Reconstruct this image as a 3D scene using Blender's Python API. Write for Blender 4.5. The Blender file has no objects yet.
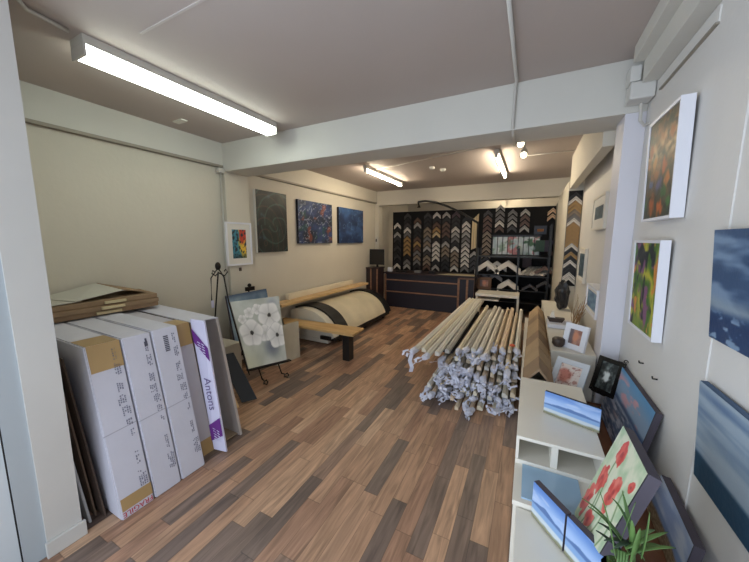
import bpy, bmesh, math, random
import numpy as np
from mathutils import Vector, Matrix, noise

# ------------------------------------------------------------------ camera
C = bpy.context.scene.collection
H_EYE = 1.6
YAW, PITCH, ROLL, FPX = -0.46730, -0.13507, 0.002467, 306.1
fw = Vector((math.sin(YAW)*math.cos(PITCH), math.cos(YAW)*math.cos(PITCH), math.sin(PITCH)))
r0 = Vector((math.cos(YAW), -math.sin(YAW), 0)); u0 = r0.cross(fw)
RT = math.cos(ROLL)*r0 + math.sin(ROLL)*u0
UP = -math.sin(ROLL)*r0 + math.cos(ROLL)*u0
cam_d = bpy.data.cameras.new('camera'); cam = bpy.data.objects.new('camera', cam_d); C.objects.link(cam)
cam_d.sensor_width = 36; cam_d.lens = FPX/749*36; cam_d.clip_start = .02
M = Matrix((RT, UP, -fw)).transposed().to_4x4(); M.translation = Vector((0, 0, H_EYE))
cam.matrix_world = M
bpy.context.scene.camera = cam

# ------------------------------------------------------------------ world, light, exposure
sc = bpy.context.scene
sc.view_settings.view_transform = 'Standard'; sc.view_settings.look = 'None'
sc.view_settings.gamma = 1; sc.view_settings.use_curve_mapping = False
sc.view_settings.exposure = 0.42
w = bpy.data.worlds.new('world'); sc.world = w; w.use_nodes = True
w.node_tree.nodes['Background'].inputs[0].default_value = (.62, .78, 1, 1)
w.node_tree.nodes['Background'].inputs[1].default_value = 1.0
def area(name, loc, rot, sx, sy, power, col):
    l = bpy.data.lights.new(name, 'AREA'); l.shape = 'RECTANGLE'; l.size = sx; l.size_y = sy
    l.energy = power; l.color = col
    o = bpy.data.objects.new(name, l); C.objects.link(o); o.location = loc; o.rotation_euler = rot
    return o
area('daylight_shopfront', (-.7, -1.35, 1.35), (math.radians(90), 0, 0), 2.3, 2.0, 31, (.80, .88, 1))
area('fill_light_by_door', (-2.07, -.40, 1.2), (0, math.radians(-90), 0), 2.0, 1.1, 30, (.72, .84, 1))  # added fill light just inside the solid door panel, brightening the right wall

# ------------------------------------------------------------------ helpers
def at(px, py, ax, val):
    """point where the sight line of a photo pixel meets the plane axis=val (ax 0,1,2)"""
    d = RT*(px-374.5) + UP*(281-py) + fw*FPX
    o = Vector((0, 0, H_EYE)); t = (val-o[ax])/d[ax]
    return o + d*t
def lin(c):
    return tuple(((v/255)/12.92 if v/255 <= .04045 else (((v/255)+.055)/1.055)**2.4) for v in c)
MATS = {}
def mat(name, rgb, rough=.6, metal=0, bump=0, bscale=40, var=0, vscale=6, emit=0, alpha=1, coat=0):
    if name in MATS: return MATS[name]
    m = bpy.data.materials.new(name); m.use_nodes = True; nt = m.node_tree; b = nt.nodes['Principled BSDF']
    c = (*lin(rgb), 1)
    b.inputs['Base Color'].default_value = c; b.inputs['Roughness'].default_value = rough
    b.inputs['Metallic'].default_value = metal
    b.inputs['Coat Weight'].default_value = coat
    tc = nt.nodes.new('ShaderNodeTexCoord')
    if var:
        n = nt.nodes.new('ShaderNodeTexNoise'); n.inputs['Scale'].default_value = vscale; n.inputs['Detail'].default_value = 5
        r = nt.nodes.new('ShaderNodeValToRGB')
        r.color_ramp.elements[0].position = .3; r.color_ramp.elements[1].position = .7
        r.color_ramp.elements[0].color = (*[v*(1-var) for v in c[:3]], 1)
        r.color_ramp.elements[1].color = (*[min(1, v*(1+var*.6)) for v in c[:3]], 1)
        nt.links.new(tc.outputs['Object'], n.inputs['Vector']); nt.links.new(n.outputs['Fac'], r.inputs['Fac'])
        nt.links.new(r.outputs['Color'], b.inputs['Base Color'])
    if bump:
        n2 = nt.nodes.new('ShaderNodeTexNoise'); n2.inputs['Scale'].default_value = bscale; n2.inputs['Detail'].default_value = 4
        bp = nt.nodes.new('ShaderNodeBump'); bp.inputs['Strength'].default_value = bump; bp.inputs['Distance'].default_value = .01
        nt.links.new(tc.outputs['Object'], n2.inputs['Vector']); nt.links.new(n2.outputs['Fac'], bp.inputs['Height'])
        nt.links.new(bp.outputs['Normal'], b.inputs['Normal'])
    if emit:
        b.inputs['Emission Color'].default_value = c; b.inputs['Emission Strength'].default_value = emit
    if alpha < 1:
        b.inputs['Alpha'].default_value = alpha
    MATS[name] = m; return m
def mat_wood(name, a, b_, scale=3, axis='y', rough=.5):
    if name in MATS: return MATS[name]
    m = bpy.data.materials.new(name); m.use_nodes = True; nt = m.node_tree; b = nt.nodes['Principled BSDF']
    tc = nt.nodes.new('ShaderNodeTexCoord'); mp = nt.nodes.new('ShaderNodeMapping')
    s = {'x': (.12, 1, 1), 'y': (1, .12, 1), 'z': (1, 1, .12)}[axis]
    mp.inputs['Scale'].default_value = [v*scale*8 for v in s]
    n = nt.nodes.new('ShaderNodeTexNoise'); n.inputs['Scale'].default_value = 1; n.inputs['Detail'].default_value = 6
    r = nt.nodes.new('ShaderNodeValToRGB'); r.color_ramp.elements[0].position = .32; r.color_ramp.elements[1].position = .68
    r.color_ramp.elements[0].color = (*lin(a), 1); r.color_ramp.elements[1].color = (*lin(b_), 1)
    nt.links.new(tc.outputs['Object'], mp.inputs[0]); nt.links.new(mp.outputs[0], n.inputs['Vector'])
    nt.links.new(n.outputs['Fac'], r.inputs['Fac']); nt.links.new(r.outputs[0], b.inputs['Base Color'])
    b.inputs['Roughness'].default_value = rough
    MATS[name] = m; return m
def mat_paint():
    if 'paint' in MATS: return MATS['paint']
    m = bpy.data.materials.new('artists_paint'); m.use_nodes = True; nt = m.node_tree; b = nt.nodes['Principled BSDF']
    a = nt.nodes.new('ShaderNodeVertexColor'); a.layer_name = 'paint'
    nt.links.new(a.outputs[0], b.inputs['Base Color']); b.inputs['Roughness'].default_value = .45
    tc = nt.nodes.new('ShaderNodeTexCoord'); n2 = nt.nodes.new('ShaderNodeTexNoise'); n2.inputs['Scale'].default_value = 60
    bp = nt.nodes.new('ShaderNodeBump'); bp.inputs['Strength'].default_value = .25; bp.inputs['Distance'].default_value = .004
    nt.links.new(tc.outputs['Object'], n2.inputs['Vector']); nt.links.new(n2.outputs['Fac'], bp.inputs['Height'])
    nt.links.new(bp.outputs['Normal'], b.inputs['Normal'])
    MATS['paint'] = m; return m

def tag(o, label, cat, group=None):
    o['label'] = label; o['category'] = cat
    if group: o['group'] = group
    return o
def link(name, bm, mats, parent=None, smooth=False):
    me = bpy.data.meshes.new(name); bmesh.ops.recalc_face_normals(bm, faces=bm.faces); bm.to_mesh(me); bm.free()
    for m in (mats if isinstance(mats, (list, tuple)) else [mats]): me.materials.append(m)
    if smooth:
        for p in me.polygons: p.use_smooth = True
    o = bpy.data.objects.new(name, me); C.objects.link(o)
    if parent:
        o.parent = parent; o.matrix_parent_inverse = Matrix.Translation(parent.location).inverted() if parent.type == 'EMPTY' and parent.parent is None else Matrix()
    return o
def thing(name, label, cat, loc, group=None):
    o = bpy.data.objects.new(name, None); C.objects.link(o); o.location = loc; o.empty_display_size = .1
    return tag(o, label, cat, group)
def bm_(): return bmesh.new()
def box(bm, lo, hi, mi=0, bev=0):
    lo = Vector(lo); hi = Vector(hi)
    vs = [bm.verts.new((x, y, z)) for x in (lo.x, hi.x) for y in (lo.y, hi.y) for z in (lo.z, hi.z)]
    fs = [bm.faces.new([vs[i] for i in f]) for f in ((0,1,3,2),(4,6,7,5),(0,4,5,1),(2,3,7,6),(0,2,6,4),(1,5,7,3))]
    for f in fs: f.material_index = mi
    if bev:
        es = list({e for f in fs for e in f.edges})
        bmesh.ops.bevel(bm, geom=es, offset=bev, segments=2, affect='EDGES', profile=.6)
    return vs
def hexa(bm, bot, top, mi=0, bev=0):
    """solid from 4 bottom and 4 matching top corners"""
    b = [bm.verts.new(p) for p in bot]; t = [bm.verts.new(p) for p in top]
    fs = [bm.faces.new(b[::-1]), bm.faces.new(t)] + [bm.faces.new((b[i], b[(i+1) % 4], t[(i+1) % 4], t[i])) for i in range(4)]
    for f in fs: f.material_index = mi
    if bev: bmesh.ops.bevel(bm, geom=list({e for f in fs for e in f.edges}), offset=bev, segments=2, affect='EDGES')
def frame_axes(a, b, up=Vector((0, 0, 1))):
    d = (Vector(b)-Vector(a)).normalized()
    if abs(d.dot(up)) > .98: up = Vector((0, 1, 0))
    s = d.cross(up).normalized(); return d, s, s.cross(d)
def bar(bm, a, b, w_, h_, mi=0, up=Vector((0, 0, 1))):
    a = Vector(a); b = Vector(b); d, s, n = frame_axes(a, b, up); s = s*w_/2; n = n*h_/2
    hexa(bm, [a-s-n, a+s-n, a+s+n, a-s+n], [b-s-n, b+s-n, b+s+n, b-s+n], mi)
def tube(bm, pts, r, seg=8, mi=0, cap=True):
    pts = [Vector(p) for p in pts]; rings = []
    rr = r if isinstance(r, (list, tuple)) else [r]*len(pts)
    for i, p in enumerate(pts):
        a = pts[max(0, i-1)]; b = pts[min(len(pts)-1, i+1)]
        d, s, n = frame_axes(a, b)
        rings.append([bm.verts.new(p+(s*math.cos(t)+n*math.sin(t))*rr[i]) for t in [2*math.pi*k/seg for k in range(seg)]])
    for i in range(len(rings)-1):
        for k in range(seg):
            f = bm.faces.new((rings[i][k], rings[i][(k+1) % seg], rings[i+1][(k+1) % seg], rings[i+1][k])); f.material_index = mi
    if cap:
        for q in (rings[0][::-1], rings[-1]):
            f = bm.faces.new(q); f.material_index = mi
def prism(bm, prof, a, b, mi=0):
    """extrude closed profile list of Vectors (3D, at a=0) by vector from a to b"""
    v0 = [bm.verts.new(Vector(p)+Vector(a)) for p in prof]; v1 = [bm.verts.new(Vector(p)+Vector(b)) for p in prof]
    n = len(prof); fs = [bm.faces.new(v0[::-1]), bm.faces.new(v1)]
    for i in range(n): fs.append(bm.faces.new((v0[i], v0[(i+1) % n], v1[(i+1) % n], v1[i])))
    for f in fs: f.material_index = mi
    return fs
def ball(bm, c, r, mi=0, sq=(1, 1, 1)):
    q = bmesh.ops.create_uvsphere(bm, u_segments=10, v_segments=7, radius=r)
    for v in q['verts']: v.co = Vector((v.co.x*sq[0], v.co.y*sq[1], v.co.z*sq[2]))+Vector(c)
def struct(name, bm, m):
    o = link(name, bm, m); o['kind'] = 'structure'; return o
def smoothstep(a, b, x):
    t = max(0, min(1, (x-a)/(b-a))); return t*t*(3-2*t)
def mix(a, b, t): t = max(0, min(1, t)); return tuple(a[i]*(1-t)+b[i]*t for i in range(3))
def nz(x, y, s=0): return noise.noise(Vector((x, y, s*7.31)))
def fbm(x, y, s=0): return nz(x, y, s)+.5*nz(2*x, 2*y, s+1)+.25*nz(4*x, 4*y, s+2)

def painted(name, q, fn, parent, lift=0.0, n=64):
    """painted face spanning TL,TR,BR,BL"""
    TL, TR, BR, BL = [Vector(p) for p in q]
    nrm = (TR-TL).cross(BL-TL).normalized()*-1
    wid = (TR-TL).length; hei = (BL-TL).length
    nx = max(8, int(n*min(1, wid/max(wid, hei)))); ny = max(8, int(n*min(1, hei/max(wid, hei))))
    me = bpy.data.meshes.new(name); vs = []; cols = []
    for j in range(ny+1):
        for i in range(nx+1):
            u = i/nx; v = j/ny
            p = (TL*(1-u)+TR*u)*(v)+(BL*(1-u)+BR*u)*(1-v)
            vs.append(p+nrm*lift); cols.append(lin([max(0, min(255, k)) for k in fn(u, v)]))
    fs = [(j*(nx+1)+i, j*(nx+1)+i+1, (j+1)*(nx+1)+i+1, (j+1)*(nx+1)+i) for j in range(ny) for i in range(nx)]
    me.from_pydata([tuple(v) for v in vs], [], fs); me.materials.append(mat_paint())
    ca = me.color_attributes.new('paint', 'FLOAT_COLOR', 'POINT')
    for i, c in enumerate(cols): ca.data[i].color = (*c, 1)
    o = bpy.data.objects.new(name, me); C.objects.link(o)
    if parent: o.parent = parent; o.matrix_parent_inverse = Matrix.Translation(parent.location).inverted()
    return o
def lerpq(q, a, b, c, d):
    """sub-rectangle of TL,TR,BR,BL with insets left,right,top,bottom (fractions)"""
    TL, TR, BR, BL = [Vector(p) for p in q]
    f = lambda u, v: (TL*(1-u)+TR*u)*(1-v)+(BL*(1-u)+BR*u)*v
    return [f(a, c), f(1-b, c), f(1-b, 1-d), f(a, 1-d)]
def canvas(name, label, q, thick, fn, side, cat='painting', group=None, n=64):
    """stretched canvas: front corners TL,TR,BR,BL; body goes away from the viewer"""
    q = [Vector(p) for p in q]; nrm = (q[1]-q[0]).cross(q[3]-q[0]).normalized()*-1   # faces the viewer
    if nrm.dot(Vector((0, 0, H_EYE))-q[0]) < 0: nrm = -nrm
    base = (q[2]+q[3])/2-nrm*thick/2
    t = thing(name, label, cat, base, group)
    bm = bm_(); hexa(bm, [p-nrm*thick for p in q], [p-nrm*.0015 for p in q])
    link('stretched_canvas', bm, side, t)
    nn = (q[1]-q[0]).cross(q[3]-q[0]).normalized()*-1
    painted('painted_face', q, fn, t, lift=(.001 if nn.dot(nrm) > 0 else -.001), n=n)
    return t
def framed(name, label, q, thick, fn, fmat, fw_=.03, mw=.0, mmat=None, cat='picture', group=None, n=48, recess=.008):
    q = [Vector(p) for p in q]; nrm = (q[1]-q[0]).cross(q[3]-q[0]).normalized()
    if nrm.dot(Vector((0, 0, H_EYE))-q[0]) < 0: nrm = -nrm
    W = (q[1]-q[0]).length; Hh = (q[3]-q[0]).length
    t = thing(name, label, cat, (q[2]+q[3])/2-nrm*thick/2, group)
    iq = lerpq(q, fw_/W, fw_/W, fw_/Hh, fw_/Hh)
    bm = bm_()
    for i in range(4):
        j = (i+1) % 4
        hexa(bm, [q[i]-nrm*thick, q[j]-nrm*thick, iq[j]-nrm*thick, iq[i]-nrm*thick], [q[i], q[j], iq[j]-nrm*.002, iq[i]-nrm*.002])
    link('frame', bm, fmat, t)
    bm = bm_(); hexa(bm, [p-nrm*thick*.9 for p in iq], [p-nrm*(recess+.002) for p in iq])
    link('mat_board' if mw else 'backing', bm, mmat or mat('backing_board', (90, 85, 80)), t)
    pq = lerpq(iq, mw/W, mw/W, mw/Hh, mw/Hh) if mw else iq
    nn = (q[1]-q[0]).cross(q[3]-q[0]).normalized()*-1
    s = 1 if nn.dot(nrm) > 0 else -1
    painted('print' if mw else 'painted_face', [p-nrm*(recess+.0005) for p in pq], fn, t, lift=0, n=n)
    return t
def text_mesh(txt, size, origin, rdir, udir, m, parent, name='lettering'):
    cu = bpy.data.curves.new('t', 'FONT'); cu.body = txt; cu.size = size; cu.extrude = .0004
    o = bpy.data.objects.new('t', cu); C.objects.link(o); bpy.context.view_layer.update()
    me = bpy.data.meshes.new_from_object(o); bpy.data.objects.remove(o); bpy.data.curves.remove(cu)
    r = Vector(rdir).normalized(); u = Vector(udir).normalized(); nn = r.cross(u)
    mt = Matrix((r, u, nn)).transposed().to_4x4(); mt.translation = Vector(origin)
    me.transform(mt); me.name = name; me.materials.clear(); me.materials.append(m)
    ob = bpy.data.objects.new(name, me); C.objects.link(ob)
    ob.parent = parent; ob.matrix_parent_inverse = Matrix.Translation(parent.location).inverted()
    return ob
random.seed(4)

# ------------------------------------------------------------------ materials
wall_l = mat('wall_paint_left', (206, 199, 184), .7, bump=.15, bscale=25, var=.03, vscale=2)
wall_r = mat('wall_paint_right', (216, 213, 208), .6, bump=.1, bscale=30, var=.03, vscale=2)
white_p = mat('white_gloss_paint', (206, 204, 198), .4, var=.03, vscale=3)
beam_p = mat('beam_paint', (206, 203, 194), .6, bump=.1, bscale=20, var=.03, vscale=2)
ceil_m = mat('ceiling_paint', (184, 172, 165), .75, bump=.05, bscale=40, var=.04, vscale=1.5)
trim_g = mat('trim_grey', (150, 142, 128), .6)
pipe_w = mat('conduit_white', (196, 192, 184), .45)
black = mat('satin_black', (20, 19, 20), .4)
blackm = mat('matt_black_fabric', (17, 15, 17), .85, bump=.3, bscale=80)
iron = mat('wrought_iron', (38, 33, 30), .45, metal=.6)
card = mat('brown_cardboard', (150, 124, 96), .85, bump=.2, bscale=30, var=.08, vscale=8)
card2 = mat('pale_cardboard', (176, 148, 112), .85, bump=.2, bscale=30, var=.08, vscale=8)
cardw = mat('white_carton', (205, 204, 214), .75, bump=.15, bscale=20, var=.04, vscale=5)
tape = mat('tan_tape', (176, 146, 100), .35, var=.05)
redink = mat('red_ink', (180, 40, 60), .7)
purp = mat('purple_ink', (104, 42, 130), .5)
ink = mat('grey_ink', (120, 120, 138), .7)
lilac = mat('lilac_white_card', (212, 210, 232), .6)
melamine = mat('white_melamine', (226, 220, 206), .35, var=.02)
brownwood = mat_wood('brown_wood', (88, 52, 32), (122, 74, 44), 2, 'y', .45)
pine = mat_wood('pine_board', (196, 160, 110), (222, 190, 142), 2, 'y', .5)
pinex = mat_wood('pine_board_cross', (186, 146, 92), (214, 178, 124), 2, 'x', .5)
canvas_side = mat('dark_canvas_edge', (76, 70, 80), .7)
canvas_black = mat('black_canvas_edge', (28, 28, 36), .7)
frame_white = mat('white_frame', (228, 228, 234), .4)
chrome = mat('chrome', (190, 190, 190), .25, metal=1)

# ------------------------------------------------------------------ setting
def floor_mat():
    m = bpy.data.materials.new('laminate_floor'); m.use_nodes = True; nt = m.node_tree; b = nt.nodes['Principled BSDF']
    N = nt.nodes.new; L = nt.links.new
    tc = N('ShaderNodeTexCoord'); sp = N('ShaderNodeSeparateXYZ'); L(tc.outputs['Object'], sp.inputs[0])
    def math_(op, a, b_=None, c=None):
        n = N('ShaderNodeMath'); n.operation = op
        for i, v in enumerate((a, b_, c)):
            if v is None: continue
            if isinstance(v, (int, float)): n.inputs[i].default_value = v
            else: L(v, n.inputs[i])
        return n.outputs[0]
    SW = .095
    xs = math_('DIVIDE', sp.outputs[0], SW); xi = math_('FLOOR', xs); xf = math_('FRACT', xs)
    wn = N('ShaderNodeTexWhiteNoise'); wn.noise_dimensions = '1D'; L(xi, wn.inputs['W'])
    off = math_('MULTIPLY', wn.outputs['Value'], 5.0)
    ys = math_('ADD', math_('DIVIDE', sp.outputs[1], .58), off); yi = math_('FLOOR', ys); yf = math_('FRACT', ys)
    cv = N('ShaderNodeCombineXYZ'); L(xi, cv.inputs[0]); L(yi, cv.inputs[1])
    w2 = N('ShaderNodeTexWhiteNoise'); w2.noise_dimensions = '3D'; L(cv.outputs[0], w2.inputs['Vector'])
    ramp = N('ShaderNodeValToRGB'); e = ramp.color_ramp; e.interpolation = 'CONSTANT'
    cols = [(0, (116, 98, 88)), (.12, (176, 138, 110)), (.32, (190, 152, 122)), (.5, (164, 126, 102)), (.66, (126, 106, 94)), (.76, (180, 142, 114)), (.88, (196, 160, 130)), (.95, (148, 120, 102))]
    e.elements[0].color = (*lin(cols[0][1]), 1); e.elements[1].position = cols[1][0]; e.elements[1].color = (*lin(cols[1][1]), 1)
    for p, c in cols[2:]:
        el = e.elements.new(p); el.color = (*lin(c), 1)
    L(w2.outputs['Value'], ramp.inputs['Fac'])
    # grain
    mp = N('ShaderNodeMapping'); mp.inputs['Scale'].default_value = (38, 3.2, 1); L(tc.outputs['Object'], mp.inputs[0])
    addv = N('ShaderNodeVectorMath'); addv.operation = 'ADD'; L(mp.outputs[0], addv.inputs[0])
    sc_ = N('ShaderNodeVectorMath'); sc_.operation = 'SCALE'; L(w2.outputs['Color'], sc_.inputs[0]); sc_.inputs['Scale'].default_value = 30
    L(sc_.outputs[0], addv.inputs[1])
    g = N('ShaderNodeTexNoise'); g.inputs['Scale'].default_value = 1; g.inputs['Detail'].default_value = 6; g.inputs['Distortion'].default_value = .8
    L(addv.outputs[0], g.inputs['Vector'])
    gr = N('ShaderNodeMapRange'); gr.inputs['From Min'].default_value = .3; gr.inputs['From Max'].default_value = .7
    gr.inputs['To Min'].default_value = .56; gr.inputs['To Max'].default_value = 1.18; L(g.outputs['Fac'], gr.inputs['Value'])
    mu = N('ShaderNodeVectorMath'); mu.operation = 'SCALE'; L(ramp.outputs[0], mu.inputs[0]); L(gr.outputs[0], mu.inputs['Scale'])
    # seams
    ex = math_('LESS_THAN', math_('MINIMUM', xf, math_('SUBTRACT', 1, xf)), .018)
    ey = math_('LESS_THAN', math_('MINIMUM', yf, math_('SUBTRACT', 1, yf)), .004)
    seam = math_('SUBTRACT', 1, math_('MULTIPLY', math_('MAXIMUM', ex, ey), .35))
    mu2 = N('ShaderNodeVectorMath'); mu2.operation = 'SCALE'; L(mu.outputs[0], mu2.inputs[0]); L(seam, mu2.inputs['Scale'])
    L(mu2.outputs[0], b.inputs['Base Color']); b.inputs['Roughness'].default_value = .42
    return m
XL, XR, HC = -3.40, .605, 2.73
bm = bm_(); box(bm, (-3.6, -1.2, -.1), (.8, 9.2, 0)); struct('floor', bm, floor_mat())
bm = bm_(); box(bm, (-3.6, -1.2, HC), (.8, 9.2, HC+.1)); struct('ceiling', bm, ceil_m)
bm = bm_(); box(bm, (XL-.12, .5, 0), (XL, 9.1, HC)); struct('wall_left', bm, wall_l)
bm = bm_(); box(bm, (XR, -1.2, 0), (XR+.12, 9.1, HC)); struct('wall_right', bm, wall_r)
bm = bm_(); box(bm, (-3.6, 9.0, 0), (.8, 9.12, HC)); struct('wall_back', bm, wall_l)
# nib wall and shop door at left of the camera
bm = bm_(); box(bm, (-3.45, .465, 0), (-2.08, .60, HC)); struct('wall_nib', bm, white_p)
bm = bm_(); box(bm, (-2.08, .455, 0), (-2.062, .612, .085), bev=.004); struct('baseboard_nib', bm, white_p)
jamb = mat('door_jamb_paint', (176, 184, 188), .45)
bm = bm_(); box(bm, (-2.14, .385, 0), (-2.092, .465, HC)); struct('trim_1', bm, jamb)
bm = bm_(); box(bm, (-2.13, .379, 0), (-2.10, .385, HC)); struct('trim_2', bm, black)
bm = bm_(); box(bm, (-2.135, -1.0, .02), (-2.10, .379, HC)); struct('door_1', bm, mat('door_panel', (204, 212, 216), .4))
# shopfront behind the camera
bm = bm_()
box(bm, (-2.14, -1.12, 0), (XR, -1.0, .25)); box(bm, (-2.14, -1.12, 2.45), (XR, -1.0, HC))
box(bm, (-2.14, -1.12, .25), (-1.95, -1.0, 2.45)); box(bm, (.5, -1.12, .25), (XR, -1.0, 2.45))
struct('wall_front', bm, white_p)
bm = bm_(); box(bm, (-.76, -1.09, .25), (-.70, -1.03, 2.45)); struct('window_1', bm, jamb)
# friezes, beams, columns
bm = bm_(); box(bm, (XL, .6, 2.475), (-3.355, 2.6, HC)); struct('trim_3', bm, beam_p)
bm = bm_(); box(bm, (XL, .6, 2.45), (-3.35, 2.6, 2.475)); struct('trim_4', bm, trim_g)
bm = bm_(); box(bm, (XL, 2.95, 2.475), (-3.355, 6.76, HC)); struct('trim_5', bm, wall_l)
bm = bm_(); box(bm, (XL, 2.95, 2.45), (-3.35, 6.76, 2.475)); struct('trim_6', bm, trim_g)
bm = bm_(); box(bm, (XL, 2.6, 2.405), (XR, 2.95, HC), bev=.004); struct('wall_beam_front', bm, beam_p)
bm = bm_(); box(bm, (XL, 2.6, 0), (-3.34, 2.95, 2.405), bev=.004); struct('wall_column_left', bm, wall_l)
bm = bm_(); box(bm, (.495, 2.6, 0), (XR, 2.83, 2.405), bev=.004); struct('wall_column_right', bm, mat('column_paint', (216, 214, 220), .5))
bm = bm_(); box(bm, (XL, 6.76, 2.405), (XR, 6.95, HC), bev=.004); struct('wall_beam_back', bm, wall_l)
bm = bm_(); box(bm, (XL, 6.76, 0), (-3.3, 6.95, 2.405)); struct('wall_pilaster_back', bm, wall_l)
bm = bm_(); box(bm, (.43, 5.12, 0), (XR, 6.95, 2.405)); struct('wall_pier_right', bm, wall_l)
# boxed beam along right wall of the far room
bm = bm_(); box(bm, (.44, 2.95, 2.30), (.52, 5.11, HC)); struct('wall_downstand', bm, wall_l)
bm = bm_(); box(bm, (.52, 2.95, 2.44), (XR, 5.11, 2.47)); struct('trim_7', bm, wall_l)
# stepped bulkheads of the near right wall
bm = bm_(); box(bm, (.478, -1, 2.64), (XR, 2.45, HC), bev=.003); struct('wall_bulkhead_upper', bm, beam_p)
bm = bm_(); box(bm, (.53, -1, 2.52), (XR, 2.45, 2.64), bev=.003); struct('wall_bulkhead_lower', bm, beam_p)
bm = bm_(); box(bm, (.600, 1.78, 2.445), (XR, 2.375, 2.505)); struct('trim_8', bm, wall_r)
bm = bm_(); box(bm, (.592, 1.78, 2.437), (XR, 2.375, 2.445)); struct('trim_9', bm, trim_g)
for i, y in enumerate((1.49, .85, .2)):
    bm = bm_(); box(bm, (.6, y, .0), (XR, y+.035, 2.5)); struct('trim_1%d' % i, bm, wall_r)
bm = bm_(); box(bm, (-2.2, .62, HC-.004), (-1.35, 1.085, HC)); bm.free()
bm = bm_(); bar(bm, (-2.0, 1.08, HC-.002), (-.9, 1.08, HC-.002), .012, .006); struct('trim_13', bm, mat('seam_paint', (196, 188, 182), .7))

# electrical trunking elbow at end of the bulkheads
t = thing('cable_trunking', 'white cable trunking elbow at the ceiling end of the near beam', 'trunking', (.53, 2.5, 2.4))
bm = bm_(); box(bm, (.48, 2.46, 2.44), (.602, 2.585, 2.54), bev=.012); link('elbow', bm, white_p, t)
bm = bm_(); box(bm, (.475, 2.47, 2.545), (.53, 2.58, 2.635), bev=.008); link('riser', bm, white_p, t)
bm = bm_(); tube(bm, [(.56, 2.55, 2.44), (.565, 2.56, 2.34), (.59, 2.57, 2.31), (.6, 2.5, 2.305)], .009); link('conduit', bm, pipe_w, t)

def conduit(pts, r, label):
    bm = bm_(); tube(bm, pts, r, 8); o = link('conduit', bm, pipe_w, smooth=True); tag(o, label, 'conduit'); return o
zc = HC-.014
conduit([at(508, -8, 2, zc), at(516.5, 80, 2, zc), (-.165, 2.585, zc-.02), (-.17, 2.585, 2.42), (-.17, 2.7, 2.39), (-.17, 2.95, 2.39)], .011, 'thin white conduit running along the ceiling and down the near beam')
conduit([at(12, -8, 2, zc), at(26, 9, 2, zc), at(40, 16, 2, zc), at(68, 31, 2, zc)], .010, 'short white conduit feeding the nearest ceiling light')
conduit([(-.2, 3.85, zc), (.43, 4.05, zc)], .008, 'pale conduit crossing the far ceiling to the right, nearer one')
conduit([(-.12, 4.75, zc), (.43, 4.75, zc)], .008, 'pale conduit crossing the far ceiling to the right, further one')
conduit([(-2.3, 4.6, zc), (-.5, 4.05, zc)], .007, 'pale conduit crossing the far ceiling between the two tube lights')
conduit([(-3.37, 2.57, 2.40), (-3.37, 2.57, .0)], .011, 'thin vertical conduit on the left wall beside the small framed picture')
bm = bm_(); box(bm, (-3.39, 2.52, 2.38), (-3.33, 2.6, 2.44), bev=.006); tag(link('junction_box', bm, pipe_w), 'small square junction box high on the left wall at the beam', 'junction box')
bm = bm_(); box(bm, (-3.16, 1.92, HC-.012), (-3.02, 1.98, HC)); tag(link('ceiling_vent', bm, mat('vent_white', (224, 220, 208), .5)), 'tiny white rectangular vent on the ceiling near the left wall', 'vent')

# ------------------------------------------------------------------ lights (fixtures)
def tube_light(x, y0, y1, z, wd, label, colr, strength, diffuser):
    t = thing('ceiling_light', label, 'ceiling light', (x, (y0+y1)/2, z), 'fluorescent ceiling lights')
    bm = bm_(); box(bm, (x-wd/2, y0, z-.02), (x+wd/2, y1, z+.03), bev=.003); link('housing', bm, pipe_w, t)
    em = mat('tube_glow_%s' % diffuser, colr, .5, emit=strength)
    if diffuser == 'wide':
        bm = bm_(); prof = [(-wd/2+.006, 0, -.02), (-wd/2+.006, 0, -.05), (-wd/2+.03, 0, -.078), (wd/2-.03, 0, -.078), (wd/2-.006, 0, -.05), (wd/2-.006, 0, -.02)]
        prism(bm, prof, (x, y0+.012, z), (x, y1-.012, z)); link('diffuser', bm, em, t)
        for yy in (y0, y1-.012):
            bm = bm_(); box(bm, (x-wd/2, yy, z-.082), (x+wd/2, yy+.012, z-.0205)); link('end_cap', bm, pipe_w, t)
    else:
        bm = bm_(); tube(bm, [(x, y0+.03, z-.045), (x, y1-.03, z-.045)], .019, 10); link('tube', bm, em, t, smooth=True)
        for yy in (y0, y1-.03):
            bm = bm_(); box(bm, (x-.018, yy, z-.07), (x+.018, yy+.03, z-.0205)); link('lamp_holder', bm, pipe_w, t)
    return t
tube_light(-2.36, .93, 2.40, 2.70, .15, 'large twin-tube ceiling light with greenish diffuser, nearest the camera', (240, 252, 240), 9, 'wide')
tube_light(-2.34, 4.3, 5.8, 2.70, .06, 'slim warm tube light on the far ceiling toward the left wall', (255, 241, 214), 44, 'slim')
tube_light(-.45, 4.3, 5.8, 2.70, .06, 'slim warm tube light on the far ceiling toward the right, beside the spotlights', (255, 241, 214), 44, 'slim')
tube_light(-.62, 7.55, 8.9, 2.70, .06, 'slim tube light behind the back beam above the display board', (255, 241, 214), 44, 'slim')
for (p, lab) in ((at(521, 142, 2, 2.63), 'glowing round bulb fitting on the far ceiling just beyond the near beam'), (at(524, 153, 2, 2.58), 'small white ceiling spotlight below and beyond the glowing bulb')):
    t = thing('ceiling_spotlight', lab, 'spotlight', p)
    bm = bm_(); tube(bm, [(p.x, p.y, HC), (p.x, p.y, p.z+.04)], .012); link('stem', bm, pipe_w, t)
    bm = bm_(); tube(bm, [(p.x, p.y+.02, p.z+.05), (p.x, p.y, p.z+.02), (p.x, p.y-.03, p.z-.03)], [.02, .035, .04], 12); link('housing', bm, pipe_w, t, smooth=True)
    bm = bm_(); ball(bm, (p.x, p.y-.04, p.z-.03), .034); link('bulb', bm, mat('spot_glow', (255, 236, 200), .5, emit=7), t, smooth=True)
p = at(303, 148, 2, 2.7)
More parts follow.
